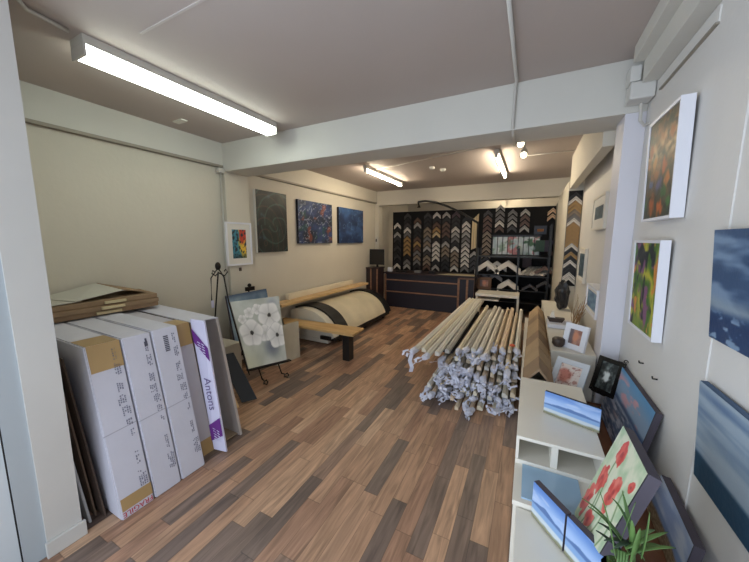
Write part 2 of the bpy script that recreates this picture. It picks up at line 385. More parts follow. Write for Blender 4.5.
for (px, py) in ((443, 171), (432, 169)):
    p = at(px, py, 2, 2.70); bm = bm_(); tube(bm, [(p.x, p.y, HC), (p.x, p.y, HC-.035)], [.045, .035], 12)
    tag(link('smoke_detector', bm, mat('detector_white', (225, 222, 212), .5), smooth=False), 'small white round ceiling fitting, %s of the two between the far tube lights' % ('right' if px == 443 else 'left'), 'detector')

# ------------------------------------------------------------------ art functions
def p_dark(u, v):
    x, y = u-.6, v-.45
    r = math.hypot(x, y*1.3); a = math.atan2(y, x)
    c = mix((22, 28, 30), (40, 50, 44), fbm(u*4, v*5, 1)+.4)
    s = math.sin(r*26+a*1.5+2*nz(u*3, v*3, 2)); c = mix(c, (62, 96, 88), smoothstep(.86, 1, s)*.7)
    r2 = math.hypot(u-.25, v-.15); c = mix(c, (110, 70, 60), smoothstep(.9, 1, math.sin(r2*34))*.5)
    return mix(c, (70, 110, 130), smoothstep(.45, .8, fbm(u*5, v*6, 3))*.5)
def p_blue_orange(u, v):
    c = mix((18, 28, 48), (46, 66, 112), fbm(u*4, v*4, 5)+.5)
    c = mix(c, (140, 70, 50), smoothstep(.25, .6, fbm(u*5+3, v*5, 6))*.8)
    c = mix(c, (30, 80, 70), smoothstep(.3, .6, fbm(u*6, v*6+4, 8))*.6)
    l = abs(math.sin((u*7+fbm(u*3, v*3, 9)*4))); l2 = abs(math.sin(v*8+fbm(u*4, v*4, 10)*4))
    return mix(c, (196, 200, 214), max(smoothstep(.16, .0, l), smoothstep(.13, 0, l2))*.75)
def p_blue(u, v):
    c = mix((24, 42, 78), (58, 92, 140), fbm(u*3, v*4, 15)+.5)
    l = abs(math.sin(u*5+fbm(u*3, v*3, 16)*4)); return mix(c, (130, 165, 195), smoothstep(.2, 0, l)*.6)
def p_parrots(u, v):
    c = mix((60, 130, 150), (232, 190, 60), smoothstep(.4, .65, u+.25*nz(u*4, v*4, 4)))
    c = mix(c, (196, 60, 40), smoothstep(.6, .9, v+.2*nz(u*5, v*5, 6)+(.2 if u > .5 else -.4)))
    c = mix(c, (24, 40, 50), smoothstep(.05, .35, fbm(u*7, v*8, 7)))
    return mix(c, (20, 50, 60), smoothstep(.25, 0, v)*.6)
def p_floral(u, v):
    c = mix((170, 176, 168), (200, 204, 198), fbm(u*3, v*3, 20)+.5)
    c = mix(c, (196, 198, 170), smoothstep(.5, 0, v)*smoothstep(.6, 0, u)*.8)
    c = mix(c, (104, 110, 128), smoothstep(.28, 0, math.hypot(u-.68, (v-.25)*1.2))*.9)
    c = mix(c, (140, 150, 170), smoothstep(.18, 0, math.hypot(u-.82, (v-.9)))*.7)
    for (cx, cy, R, k) in ((.30, .80, .11, 0), (.48, .84, .11, 0), (.14, .72, .09, 0), (.72, .72, .27, 1), (.56, .46, .17, 0), (.27, .50, .27, 1), (.84, .40, .26, 1)):
        dx, dy = u-cx, (v-cy)*1.25; r = math.hypot(dx, dy); a = math.atan2(dy, dx)
        R2 = R*(.93+.07*math.cos(5*a+cx*20)+.03*nz(a*2, cx*9, 7))
        if r < R2:
            t = r/R2; pet = abs(math.cos(2.5*a+cx*10)); c = mix((178, 178, 178), (244, 242, 240), smoothstep(0, .5, pet)*.35+.65*t)
            c = mix(c, (170, 172, 172), smoothstep(.9, 1, t)*.5); c = mix(c, (196, 198, 186), smoothstep(.3, .1, t)*.6)
            if k and r < R*.15: c = (48, 44, 46)
    return c
def p_autumn(u, v):
    c = mix((50, 60, 48), (158, 108, 70), fbm(u*4, v*7, 30)+.45)
    c = mix(c, (214, 186, 142), smoothstep(.22, .0, abs(v-.70+.12*nz(u*3, v*3, 31)))*smoothstep(-.3, .3, nz(u*8, v*14, 35))*.8)
    c = mix(c, (36, 56, 58), smoothstep(.5, .1, v)*.6); c = mix(c, (40, 44, 40), smoothstep(.1, .5, fbm(u*6, v*12, 36))*.7)
    for (cx, cy, s, col) in ((.3, .14, .16, (186, 96, 48)), (.6, .10, .12, (204, 100, 44)), (.2, .36, .12, (84, 104, 150)), (.5, .33, .13, (92, 90, 140)), (.78, .36, .13, (200, 124, 66)), (.88, .15, .1, (64, 124, 64)), (.07, .16, .1, (60, 112, 60)), (.7, .24, .09, (48, 104, 56)), (.66, .5, .12, (184, 96, 60)), (.3, .56, .12, (186, 130, 70)), (.12, .7, .1, (150, 80, 50)), (.85, .78, .1, (160, 96, 54))):
        d = math.hypot((u-cx)*1, (v-cy)*1.2)+.09*nz(u*12, v*12, 33); c = mix(c, col, smoothstep(s, s*.3, d)*.9)
    return c
def p_vivid(u, v):
    f = math.sin(u*9+v*4+4*fbm(u*2, v*2, 40))
    c = mix((66, 110, 48), (190, 184, 62), f*.5+.5); g = fbm(u*4+2, v*4, 41)
    c = mix(c, (128, 84, 120), smoothstep(.1, .4, g)); c = mix(c, (34, 44, 52), smoothstep(.1, .35, fbm(u*5, v*4+7, 42)))
    return mix(c, (210, 140, 70), smoothstep(.4, .6, fbm(u*6+5, v*5, 43)))
def p_storm(u, v):
    c = mix((120, 144, 172), (58, 84, 118), fbm(u*3.5, v*7, 50)*1.5+.45)
    c = mix(c, (150, 160, 165), smoothstep(.12, 0, abs(v-.33+.05*nz(u*3, 1, 51)))*.55)
    c = mix(c, (28, 56, 96), smoothstep(.32, .22, v)*.9); return mix(c, (150, 175, 200), smoothstep(.25, .5, fbm(u*12, v*14, 52))*smoothstep(.3, .2, v)*.8)
def p_horizon(u, v):
    c = mix((156, 172, 186), (92, 118, 150), fbm(u*1.5, v*9, 54)*1.2+.4)
    c = mix(c, (172, 184, 190), smoothstep(.3, .5, v)*smoothstep(.75, .55, v)*.4)
    return mix(c, (34, 70, 94), smoothstep(.30, .24, v))
def p_wave(u, v):
    c = mix((150, 176, 206), (104, 160, 206), smoothstep(.72, .98, v)); c = mix(c, (216, 172, 186), smoothstep(.0, .35, fbm(u*5, v*7, 60))*smoothstep(.5, .62, v)*smoothstep(.98, .85, v))
    c = mix(c, (40, 66, 110), smoothstep(.07, .0, abs(v-.56+.02*nz(u*6, 1, 64)))*.85)
    s_ = fbm(u*6+v*2, v*18, 61); w_ = mix((84, 104, 140), (186, 190, 206), smoothstep(-.25, .4, s_)); w_ = mix(w_, (150, 128, 140), smoothstep(.2, .6, fbm(u*4, v*9, 65))*.5)
    w_ = mix(w_, (44, 58, 88), smoothstep(.25, .6, fbm(u*9+4, v*26, 66))*.8)
    return mix(c, w_, smoothstep(.56, .50, v))
def p_poppy(u, v):
    c = mix((218, 222, 196), (176, 200, 164), fbm(u*5, v*5, 70)*1.5+.35)
    for (cx, cy) in ((.36, .8), (.3, .42), (.62, .58), (.18, .2), (.5, .2), (.85, .66)):
        d = abs(u-cx-.05*math.sin(v*7))+(0 if v < cy else 1); c = mix(c, (104, 138, 84), smoothstep(.022, .008, d)*.8)
    for (cx, cy, rx, ry) in ((.36, .84, .11, .12), (.22, .5, .13, .14), (.60, .52, .12, .19), (.13, .24, .11, .17), (.42, .12, .12, .1), (.88, .74, .06, .07)):
        d = math.hypot((u-cx)/rx, (v-cy)/ry)+.45*nz(u*14, v*14, 72)
        if d < 1: c = mix((206, 72, 66), (232, 130, 116), nz(u*18, v*14, 73)+.4); c = mix(c, (150, 40, 50), smoothstep(.3, 0, d)*.7)
    return c
def p_beach(sh):
    def f(u, v):
        c = mix((160, 184, 220), (92, 130, 190), smoothstep(.55, 1, v)); c = mix(c, (204, 212, 228), smoothstep(.0, .6, fbm(u*2+sh, v*5, 80+sh))*.45)
        h = .55-.2*abs(u-.45)+.04*nz(u*6, sh, 82); c = mix(c, (70, 100, 150), smoothstep(.03, 0, v-h)*smoothstep(.38, .42, v)*.85) if v < h+.02 else c
        c = mix(c, (128, 160, 200), smoothstep(.43, .38, v)); c = mix(c, (200, 206, 206), smoothstep(.28, .22, v)*.9)
        return mix(c, (120, 116, 80), smoothstep(.14, .05, v+.05*nz(u*8, v*8, 83))*.8)
    return f
def p_dune(u, v):
    c = mix((150, 170, 206), (196, 206, 222), fbm(u*3, v*5, 90)+.4); c = mix(c, (120, 146, 186), smoothstep(.5, .42, v))
    return mix(c, mix((110, 92, 70), (164, 146, 116), nz(u*30, v*30, 92)+.5), smoothstep(.36, .25, v+.08*nz(u*4, v*3, 91)))
def p_bw(u, v):
    c = mix((30, 34, 34), (120, 130, 126), fbm(u*6, v*6, 95)+.35); return mix(c, (226, 232, 228), smoothstep(.25, .1, math.hypot((u-.45), (v-.5)*.8)+.12*nz(u*9, v*9, 96)))
def p_portrait(u, v):
    c = mix((150, 104, 92), (190, 150, 130), fbm(u*3, v*3, 97)+.5); c = mix(c, (206, 140, 108), smoothstep(.35, .15, math.hypot(u-.5, (v-.55)*.8)))
    return mix(c, (96, 90, 96), smoothstep(.28, .1, abs(u-.1))*.8)
def p_redprint(u, v):
    c = mix((214, 200, 190), (190, 120, 104), smoothstep(.42, .2, math.hypot(u-.3, v-.5)+.1*nz(u*6, v*6, 98))); return mix(c, (140, 80, 70), smoothstep(.15, .45, fbm(u*8, v*8, 99))*.6)
def p_darkstrip(u, v): return mix((40, 62, 80), (90, 110, 120), fbm(u*4, v*8, 100)+.4)
def p_teal(u, v): return mix((70, 104, 140), (130, 160, 180), fbm(u*4, v*6, 101)+.5)

# ------------------------------------------------------------------ left wall pictures
def xq(x, l, r, t, b): # rectangle on plane x=const seen facing +x : left=near y
    return [(x, l, t), (x, r, t), (x, r, b), (x, l, b)]
def wall_hang(): pass
canvas('painting', 'tall near-black abstract canvas with green and blue swirls on the left wall', xq(-3.355, 3.07, 3.66, 2.27, 1.415), .04, p_dark, mat('white_canvas_edge', (206, 202, 192), .7))
canvas('painting', 'middle canvas of the left wall, blue with white line scribble and orange patches', xq(-3.355, 3.92, 4.87, 2.235, 1.53), .04, p_blue_orange, canvas_black)
canvas('painting', 'furthest canvas on the left wall, plain deep blue with pale wisps', xq(-3.355, 5.10, 6.08, 2.225, 1.525), .04, p_blue, canvas_black)
framed('framed_picture', 'small white-framed colourful print on the left column with wide white border', xq(-3.31, 2.55, 2.935, 1.81, 1.265), .025, p_parrots, frame_white, .022, .075, mat('mat_white', (222, 218, 210), .8), n=60)
bm = bm_(); box(bm, (-3.34, 2.73, 1.19), (-3.325, 2.76, 1.235), bev=.003); tag(link('wall_hook', bm, mat('hook_brown', (80, 60, 50))), 'small brown hook tag on the column below the small framed print', 'hook')

# ------------------------------------------------------------------ cartons at left
def face_pt(q, u, v):
    TL, TR, BR, BL = [Vector(p) for p in q]; return (TL*(1-u)+TR*u)*(1-v)+(BL*(1-u)+BR*u)*v
def carton(label, y0, y1, zt, xt, seed, taped=False, xb=-1.977):
    t = thing('carton', label, 'box', (-2.5, (y0+y1)/2, 0), 'tall white cartons leaning at the left')
    bm = bm_(); g = .003
    hexa(bm, [(-2.98, y0+g, 0), (xb, y0+g, 0), (xb, y1-g, 0), (-2.98, y1-g, 0)], [(-3.12, y0+g, zt+.01), (xt, y0+g, zt), (xt, y1-g, zt), (-3.12, y1-g, zt+.01)], bev=.006)
    link('carton_body', bm, cardw, t)
    q = [Vector((xt, y0+g, zt)), Vector((xt, y1-g, zt)), Vector((xb, y1-g, 0)), Vector((xb, y0+g, 0))]
    n = (q[3]-q[0]).cross(q[1]-q[0]).normalized(); n = n if n.x > 0 else -n
    rnd = random.Random(seed)
    def patch(name, u0, u1, v0, v1, m, off=.0016):
        bm = bm_(); hexa(bm, [face_pt(q, u0, v1)+n*off*.2, face_pt(q, u1, v1)+n*off*.2, face_pt(q, u1, v0)+n*off*.2, face_pt(q, u0, v0)+n*off*.2],
             [face_pt(q, u0, v1)+n*off, face_pt(q, u1, v1)+n*off, face_pt(q, u1, v0)+n*off, face_pt(q, u0, v0)+n*off])
        return link(name, bm, m, t)
    # printed marks: small rows of unreadable print, turned to read down the carton
    bm = bm_()
    for (v0, v1, u0, k) in ((.04, .11, .72, 2), (.13, .2, .7, 3), (.24, .3, .66, 3), (.32, .37, .6, 4), (.39, .44, .66, 4), (.46, .5, .7, 3), (.53, .57, .76, 2), (.66, .74, .74, 2), (.78, .88, .7, 4)):
        for j in range(k):
            u = u0+j*.065; v = v0+rnd.random()*.01
            while v < v1:
                dv = .004+rnd.random()*.009; p = [face_pt(q, u, v+dv), face_pt(q, u+.038, v+dv), face_pt(q, u+.038, v), face_pt(q, u, v)]
                if rnd.random() < .8: hexa(bm, [a+n*.0004 for a in p], [a+n*.0016 for a in p])
                v += dv+.004
    link('printed_marks', bm, ink, t); bm = bm_()
    if seed == 2:
        for (u, v, du, dv) in ((.72, .05, .12, .03), (.76, .03, .07, .02)):
            p = [face_pt(q, u, v+dv), face_pt(q, u+du, v+dv), face_pt(q, u+du, v), face_pt(q, u, v)]; hexa(bm, [a+n*.0004 for a in p], [a+n*.0018 for a in p])
    if seed == 3:
        for k in range(9):
            v = .05+k*.012; p = [face_pt(q, .38, v+.008), face_pt(q, .56, v+.008), face_pt(q, .56, v), face_pt(q, .38, v)]; hexa(bm, [a+n*.0004 for a in p], [a+n*.0018 for a in p])
    if seed > 1: link('printed_logo' if seed == 2 else 'printed_barcode', bm, mat('dark_ink', (80, 78, 92), .7), t)
    bm = bm_(); p = [face_pt(q, 0.0, .515), face_pt(q, 1, .505), face_pt(q, 1, .5), face_pt(q, 0, .51)]; hexa(bm, [a+n*.0003 for a in p], [a+n*.001 for a in p]); link('crease', bm, mat('crease_grey', (170, 168, 180), .8), t)
    if taped:
        patch('tape', .06, .995, .0, .155, tape); patch('tape', .06, .995, .885, .955, tape)
        bm = bm_(); hexa(bm, [(xt-.17, y0+.01, zt+.002), (xt, y0+.01, zt+.001), (xt, y1-.01, zt+.001), (xt-.17, y1-.01, zt+.002)], [(xt-.17, y0+.01, zt+.004), (xt, y0+.01, zt+.003), (xt, y1-.01, zt+.003), (xt-.17, y1-.01, zt+.004)]); link('tape', bm, tape, t)
        r = (q[1]-q[0]).normalized(); u_ = (q[0]-q[3]).normalized()
        text_mesh('FRAGILE', .042, face_pt(q, .97, .962)+n*.002, -r, -u_, redink, t, 'red_lettering')
        bm = bm_(); p = [face_pt(q, .1, .985), face_pt(q, .98, .985), face_pt(q, .98, .978), face_pt(q, .1, .978)]; bm.free()
    return t, q, n
carton('white carton nearest the camera, with tan tape and red FRAGILE print at its foot', .73, .905, .995, -2.193, 1, True)
carton('second white carton from the camera, untaped, logo print at its top right', .907, 1.07, .995, -2.183, 2)
carton('third white carton from the camera, with a dark barcode-like block at its top', 1.072, 1.24, 1.0, -2.18, 3)
# fourth: set-back carton with tan tape at top edge and purple-labelled strip
t = thing('carton', 'white carton set back behind the third one, tan tape folded over its top corner', 'box', (-2.6, 1.33, 0))
bm = bm_(); hexa(bm, [(-3.0, 1.245, 0), (-2.07, 1.245, 0), (-2.07, 1.375, 0), (-3.0, 1.375, 0)], [(-3.12, 1.245, .99), (-2.26, 1.245, .97), (-2.26, 1.375, .97), (-3.12, 1.375, .99)], bev=.005); link('carton_body', bm, mat('grey_white_carton', (188, 184, 192), .75, var=.04), t)
bm = bm_(); hexa(bm, [(-2.098, 1.25, .15*.8), (-2.094, 1.25, .12), (-2.094, 1.37, .12), (-2.098, 1.37, .12)], [(-2.075, 1.25, 0), (-2.066, 1.25, 0), (-2.066, 1.37, 0), (-2.075, 1.37, 0)]); link('tape', bm, tape, t)
bm = bm_(); hexa(bm, [(-2.235, 1.25, .82), (-2.227, 1.25, .82), (-2.227, 1.37, .82), (-2.235, 1.37, .82)], [(-2.27, 1.25, .975), (-2.256, 1.25, .975), (-2.256, 1.37, .975), (-2.27, 1.37, .975)])
box(bm, (-2.42, 1.25, .972), (-2.257, 1.37, .98)); link('tape', bm, tape, t)
# open carton
t = thing('open_carton', 'open white carton with dark empty inside, furthest of the leaning cartons', 'box', (-2.6, 1.5, 0))
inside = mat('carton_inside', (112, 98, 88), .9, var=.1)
def slab(bm, a, b, c, d, th): # quad with thickness th along normal
    a, b, c, d = map(Vector, (a, b, c, d)); n = (b-a).cross(d-a).normalized()*th
    hexa(bm, [a, b, c, d], [a+n, b+n, c+n, d+n])
bm = bm_()
slab(bm, (-3.0, 1.60, 0), (-2.03, 1.60, 0), (-2.235, 1.60, .955), (-3.1, 1.60, .985), .022); link('side_panel', bm, mat('carton_liner', (186, 176, 170), .85, var=.08), t)
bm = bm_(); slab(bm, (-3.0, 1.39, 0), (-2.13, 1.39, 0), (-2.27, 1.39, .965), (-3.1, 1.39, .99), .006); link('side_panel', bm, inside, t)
bm = bm_(); slab(bm, (-3.1, 1.385, .99), (-2.25, 1.385, .97), (-2.235, 1.60, .96), (-3.1, 1.60, .985), .006); link('top_panel', bm, cardw, t)
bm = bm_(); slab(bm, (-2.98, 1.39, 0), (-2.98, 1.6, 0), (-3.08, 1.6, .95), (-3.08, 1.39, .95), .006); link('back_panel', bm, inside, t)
bm = bm_(); slab(bm, (-2.98, 1.395, .006), (-2.06, 1.395, .006), (-2.06, 1.6, .006), (-2.98, 1.6, .006), .006); link('bottom_panel', bm, mat('carton_floor', (150, 130, 108), .9), t)
# purple label strip
t = thing('cardboard_strip', 'upright lilac-white strip with purple label ends between the open carton and its neighbour', 'box', (-2.1, 1.375, 0))
TL, TR, BR, BL = at(190, 319, 1, 1.365), at(203, 321, 1, 1.385), at(226, 452, 1, 1.40), at(213, 450, 1, 1.375)
TL = Vector((-2.25, 1.33, 1.0)); TR = Vector((-2.11, 1.385, 1.0)); BR = Vector((-1.985, 1.395, .004)); BL = Vector((-2.06, 1.36, .004))
TL = at(190, 319, 1, 1.36); TR = at(204, 321, 1, 1.385); BR = at(226.5, 452, 2, .004); BL = at(214, 449, 2, .03)
q = [TL, TR, BR, BL]; n = (q[3]-q[0]).cross(q[1]-q[0]).normalized(); n = n if n.x > 0 else -n
bm = bm_(); hexa(bm, [a-n*.012 for a in q[::-1]], q[::-1]); link('strip', bm, lilac, t)
for (v0, v1, s) in ((.07, .30, 1), (.76, .93, -1)):
    bm = bm_(); pp = [face_pt(q, .02, v0), face_pt(q, .98, v0+.13), face_pt(q, .98, v1), face_pt(q, .02, v1-.13 if s > 0 else v1)] if s > 0 else [face_pt(q, .02, v0+.05), face_pt(q, .98, v0-.03), face_pt(q, .98, v1-.06), face_pt(q, .02, v1)]
    pp = [a+n*.008 for a in pp]; hexa(bm, [a-n*.001 for a in pp[::-1]], pp[::-1]); link('purple_label', bm, purp, t)
    bm = bm_()
    for k in range(5):
        a0 = face_pt(q, .3, (v0+v1)/2-.04+k*.02+.02); a1 = face_pt(q, .5, (v0+v1)/2-.04+k*.02+.03); bar(bm, a0+n*.009, a1+n*.009, .006, .001, up=n)
        a0 = face_pt(q, .58, (v0+v1)/2-.03+k*.02+.02); a1 = face_pt(q, .76, (v0+v1)/2-.03+k*.02+.03); bar(bm, a0+n*.009, a1+n*.009, .006, .001, up=n)
    link('label_print', bm, lilac, t)
dn = (BL-TL).normalized(); text_mesh('Antons', .085, face_pt(q, .3, .44)+n*.008, dn, n.cross(dn), mat('mauve_ink', (110, 96, 140), .7), t)

# leaning boards between the nib wall and the first carton
def board(name, label, b0, b1, zt, sh, th, m, cat='board', group=None):
    """upright board: bottom edge b0-b1 on floor, top shifted sh"""
    b0 = Vector((*b0, 0)); b1 = Vector((*b1, 0)); s = Vector((*sh, zt))
    d = (b1-b0).normalized(); n = Vector((-d.y, d.x, 0))*th
    bm = bm_(); hexa(bm, [b0, b1, b1+n, b0+n], [b0+s, b1+s, b1+s+n, b0+s+n], bev=.002)
    o = link(name, bm, m); tag(o, label, cat, group); return o
board('leaning_board', 'dark brown cardboard sheet leaning beside the first carton, closest to it', (-2.10, .712), (-2.9, .70), .93, (-.2, -.03), .008, mat('dark_card', (84, 68, 58), .85, var=.1))
board('leaning_board', 'thin brown cardboard sheet leaning between the dark sheet and the pillar', (-2.16, .69), (-2.9, .675), .9, (-.17, -.03), .008, mat('mid_card', (124, 104, 88), .85, var=.1))
board('leaning_board', 'short pale board leaning lowest beside the white pillar', (-2.13, .655), (-2.9, .645), .62, (-.17, -.02), .012, mat('pale_board', (186, 186, 186), .7))
# stack of flat cartons lying on top of the cartons
base_z = 1.015
ys = (.74, 1.66)
for k in range(3):
    z0 = base_z+k*.037; j = (.0, .012, -.008)[k]
    bm = bm_(); hexa(bm, [(-3.34, .68, z0), (-2.93+j, .70, z0), (-2.92+j, 1.52, z0), (-3.34, 1.58, z0)], [(-3.34, .68, z0+.035), (-2.93+j, .70, z0+.035), (-2.92+j, 1.52, z0+.035), (-3.34, 1.58, z0+.035)], bev=.003)
    t = thing('flat_carton', 'flat brown carton lying on the tall cartons, %s of the three' % ('lowest', 'middle', 'topmost')[k], 'box', (-3.1, 1.2, z0))
    link('carton_body', bm, card, t)
    bm = bm_(); box(bm, (-2.925+j, 1.08+.03*k, z0+.008), (-2.905+j, 1.24+.02*k, z0+.027)); link('sticker', bm, mat('cream_sticker', (206, 190, 150), .6), t)
z0 = base_z+3*.037
t = thing('cardboard_sheet', 'large white-faced cardboard sheet folded on top of the flat cartons', 'cardboard', (-3.1, 1.2, z0))
bm = bm_(); slab(bm, (-3.36, .66, z0+.002), (-2.95, .70, z0+.002), (-2.98, 1.02, z0+.006), (-3.36, 1.2, z0+.01), .005); link('sheet', bm, mat('white_liner', (196, 192, 180), .7), t)
bm = bm_(); slab(bm, (-3.36, .9, z0+.012), (-2.96, .98, z0+.012), (-3.0, 1.3, z0+.05), (-3.34, 1.25, z0+.09), .005); link('raised_flap', bm, mat('white_liner', (196, 192, 180), .7), t)
bm = bm_(); slab(bm, (-3.34, 1.26, z0+.09), (-3.0, 1.31, z0+.05), (-3.02, 1.48, z0+.006), (-3.34, 1.52, z0+.006), .005); link('back_flap', bm, card, t)

# ------------------------------------------------------------------ easel group
yawf = math.radians(78.3); d = Vector((math.cos(yawf), math.sin(yawf), 0)); nb = Vector((-d.y, d.x, 0))
BLf = at(248.5, 369, 2, .3); ln = math.radians(18.3); up = (nb*math.sin(ln)+Vector((0, 0, 1))*math.cos(ln))
BLf = BLf; BRf = BLf+d*.49; TLf = BLf+up*.666-d*.035; TRf = TLf+d*.49
TLf, TRf = at(230, 302, 0, BLf.x-.26), None
BRf = at(286.7, 359.7, 0, BLf.x+.10); TRf = at(278.6, 296, 0, BRf.x-.25)
canvas('floral_painting', 'canvas of large white flowers with dark centres standing on a black iron easel', [TLf, TRf, BRf, BLf], .03, p_floral, mat('grey_canvas_edge', (112, 108, 100), .7), n=96)
t = thing('easel', 'tall black wrought iron easel holding the white flower painting', 'easel', (-2.6, 2.4, 0))
dv = (BRf-BLf).normalized(); nv = (TLf-BLf).normalized(); back = Vector((-1, 0, 0)); fr = dv.cross(nv); fr = fr if fr.x > 0 else -fr
apex = at(218, 268, 0, BLf.x-.55)
for (px, py, side) in ((264.7, 384, .28), (285.5, 377, .8)):
    foot = at(px, py, 2, .012); mid = BLf+(BRf-BLf)*side+fr*.02-nv*.02
    top = apex+dv*(.04 if side > .5 else -.0) if side > .5 else TLf-dv*.02+nv*.0
    pts = [mid-fr*.06+nv*.35, mid-fr*.06, mid+Vector((0, 0, -.12)), Vector((mid.x*.5+foot.x*.5+.02, mid.y*.5+foot.y*.5, .09)), foot+Vector((-.02, 0, .0)), foot+Vector((.035, 0, .005)), foot+Vector((.05, 0, .035)), foot+Vector((.03, 0, .055)), foot+Vector((.01, 0, .04))]
    bm = bm_(); tube(bm, pts, .008, 6); link('leg', bm, iron, t, smooth=True)
legl = at(249, 372, 0, BLf.x+.0)
bm = bm_(); tube(bm, [apex, at(224, 277, 0, BLf.x-.46), TLf-dv*.012-fr*.0, BLf-dv*.012, BLf-dv*.005-nv*.06], .0075, 6); link('side_rail', bm, iron, t, smooth=True)
bm = bm_(); tube(bm, [apex+Vector((0, 0, -.04)), (apex.x-.22, apex.y-.02, .01)], .008, 6); link('rear_leg', bm, iron, t, smooth=True)
bm = bm_(); tube(bm, [apex, apex+Vector((0, -.09, -.1)), apex+Vector((0, -.1, -.35))], .006, 6); link('scroll', bm, iron, t, smooth=True)
bm = bm_(); tube(bm, [apex+Vector((0, .0, -.05)), apex+Vector((.02, -.05, -.08)), apex+Vector((.02, -.09, -.05)), apex+Vector((.02, -.08, -.02)), apex+Vector((.02, -.05, -.04))], .007, 6)
tube(bm, [apex+Vector((0, .0, -.05)), apex+Vector((.02, .06, -.09)), apex+Vector((.02, .1, -.05)), apex+Vector((.02, .08, -.02)), apex+Vector((.02, .06, -.04))], .007, 6); link('curl', bm, iron, t, smooth=True)
bm = bm_(); ball(bm, apex+Vector((0, 0, .02)), .03, sq=(1, 1, 1.5)); link('finial', bm, iron, t, smooth=True)
bm = bm_(); pt = BLf-nv*.012+fr*.0; bar(bm, pt-dv*.01-fr*.012, pt+dv*.5-fr*.012, .05, .012); link('ledge', bm, iron, t)
bm = bm_(); box(bm, (apex.x+.01, apex.y-.115, apex.z-.42), (apex.x+.014, apex.y-.085, apex.z-.34)); link('paper_tag', bm, lilac, t)
# blue painting behind
canvas('painting', 'pale blue canvas half hidden behind the white flower painting', [(-3.18, 2.40, .93), (-3.18, 3.02, .93), (-3.05, 3.02, .25), (-3.05, 2.40, .25)], .03, lambda u, v: mix(mix((96, 122, 150), (150, 172, 190), fbm(u*4, v*3, 110)+.5), (70, 92, 120), smoothstep(.9, 1, v)), canvas_side)
t = thing('tabletop_easel', 'second dark easel whose knob shows above the pale blue canvas', 'easel', (-3.2, 2.75, 0))
bm = bm_(); tube(bm, [(-3.215, 2.76, 1.0), (-3.25, 2.76, .0)], .01, 6); link('post', bm, iron, t)
bm = bm_(); bar(bm, (-3.2, 2.70, .965), (-3.2, 2.83, .965), .03, .05); ball(bm, (-3.2, 2.76, 1.01), .025); link('clamp', bm, iron, t)
for yy in (2.5, 3.0):
    bm = bm_(); tube(bm, [(-3.225, 2.76, .9), (-3.0, yy, .0)], .01, 6); link('leg', bm, iron, t)
bm = bm_(); bar(bm, (-3.06, 2.4, .22), (-3.06, 3.0, .22), .07, .03); link('ledge', bm, iron, t)
# white canvas turned to the wall
q = [Vector((-2.79, 2.75, .50)), Vector((-2.735, 3.137, .50)), Vector((-2.72, 3.134, .002)), Vector((-2.773, 2.75, .002))]
canvas('blank_canvas', 'blank cream canvas standing on the floor to the right of the flower painting', q, .03, lambda u, v: mix((196, 190, 172), (206, 200, 182), fbm(u*3, v*3, 5)), mat('cream_edge', (190, 182, 164), .8), cat='canvas')
bm = bm_(); box(bm, (-3.33, 2.1, 0), (-2.93, 2.36, .42), bev=.005); tag(link('white_box', bm, mat('dull_white_box', (192, 184, 170), .8)), 'plain off-white box on the floor behind the open carton and the easel', 'box')
q = (at(227.7, 351.6, 1, 2.02), at(255.5, 400, 2, 0.004))
t = thing('picture_frame', 'black picture frame leaning on the floor between the open carton and the easel', 'frame', (-2.4, 2.0, 0))
bm = bm_()
a0 = Vector((-2.43, 1.93, .005)); a1 = Vector((-2.36, 2.05, .005)); sh = Vector((-.28, -.02, .44))
slab(bm, a0, a1, a1+sh, a0+sh, .03); link('rail', bm, black, t)
bm = bm_(); b0 = Vector((-2.39, 1.85, .005)); bar(bm, b0, b0+Vector((-.3, .02, .42)), .025, .02); o = link('moulding_stick', bm, pine); tag(o, 'thin pale wooden stick leaning on the black frame by the open carton', 'stick')
bm = bm_(); b0 = Vector((-2.44, 1.78, .005)); slab(bm, b0, b0+Vector((.02, .07, 0)), b0+Vector((-.26, .05, .40)), b0+Vector((-.28, -.02, .40)), .02); tag(link('picture_frame', bm, black), 'second narrow black frame leaning nearest the open carton', 'frame')

# ------------------------------------------------------------------ barrel machine
t = thing('barrel_machine', 'long white barrel-shaped machine with black rims on castors against the left wall', 'machine', (-3, 4.9, 0))
arc = []
def prof(s, n=18):
    # curve from wall top over to the aisle foot in xz
    P0, P1, P2, P3 = Vector((-3.36, 0, .50)), Vector((-3.05, 0, .62)), Vector((-2.62, 0, .52)), Vector((-2.50, 0, .14))
    out = []
    for i in range(n+1):
        k = i/n; p = P0*(1-k)**3+P1*3*k*(1-k)**2+P2*3*k*k*(1-k)+P3*k**3; c = Vector((-3.05, 0, .15)); out.append(c+(p-c)*s)
    return out
pw = mat('gloss_white_shell', (222, 214, 196), .25, var=.03, vscale=3)
def shell(name, s, y0, y1, m):
    pr = prof(s); bm = bm_(); prism(bm, pr+[Vector((-2.6, 0, .10)), Vector((-3.36, 0, .10))], (0, y0, 0), (0, y1, 0)); return link(name, bm, m, t)
shell('end_cap', .96, 3.66, 3.80, pw)
shell('front_rim', 1.03, 3.80, 4.06, black)
shell('lid', .96, 4.06, 5.5, mat('cream_shell', (218, 206, 178), .3, var=.12, vscale=3))
shell('rear_rim', 1.03, 5.5, 5.68, black)
bm = bm_(); box(bm, (-3.36, 3.70, .07), (-2.52, 5.68, .13), bev=.01); link('base', bm, black, t)
bm = bm_(); box(bm, (-3.30, 3.70, 0.02), (-2.66, 3.78, .1)); link('foot_panel', bm, pw, t)
bm = bm_(); box(bm, (-2.75, 3.62, .10), (-2.56, 3.66, .16), bev=.01); link('pedal', bm, black, t)
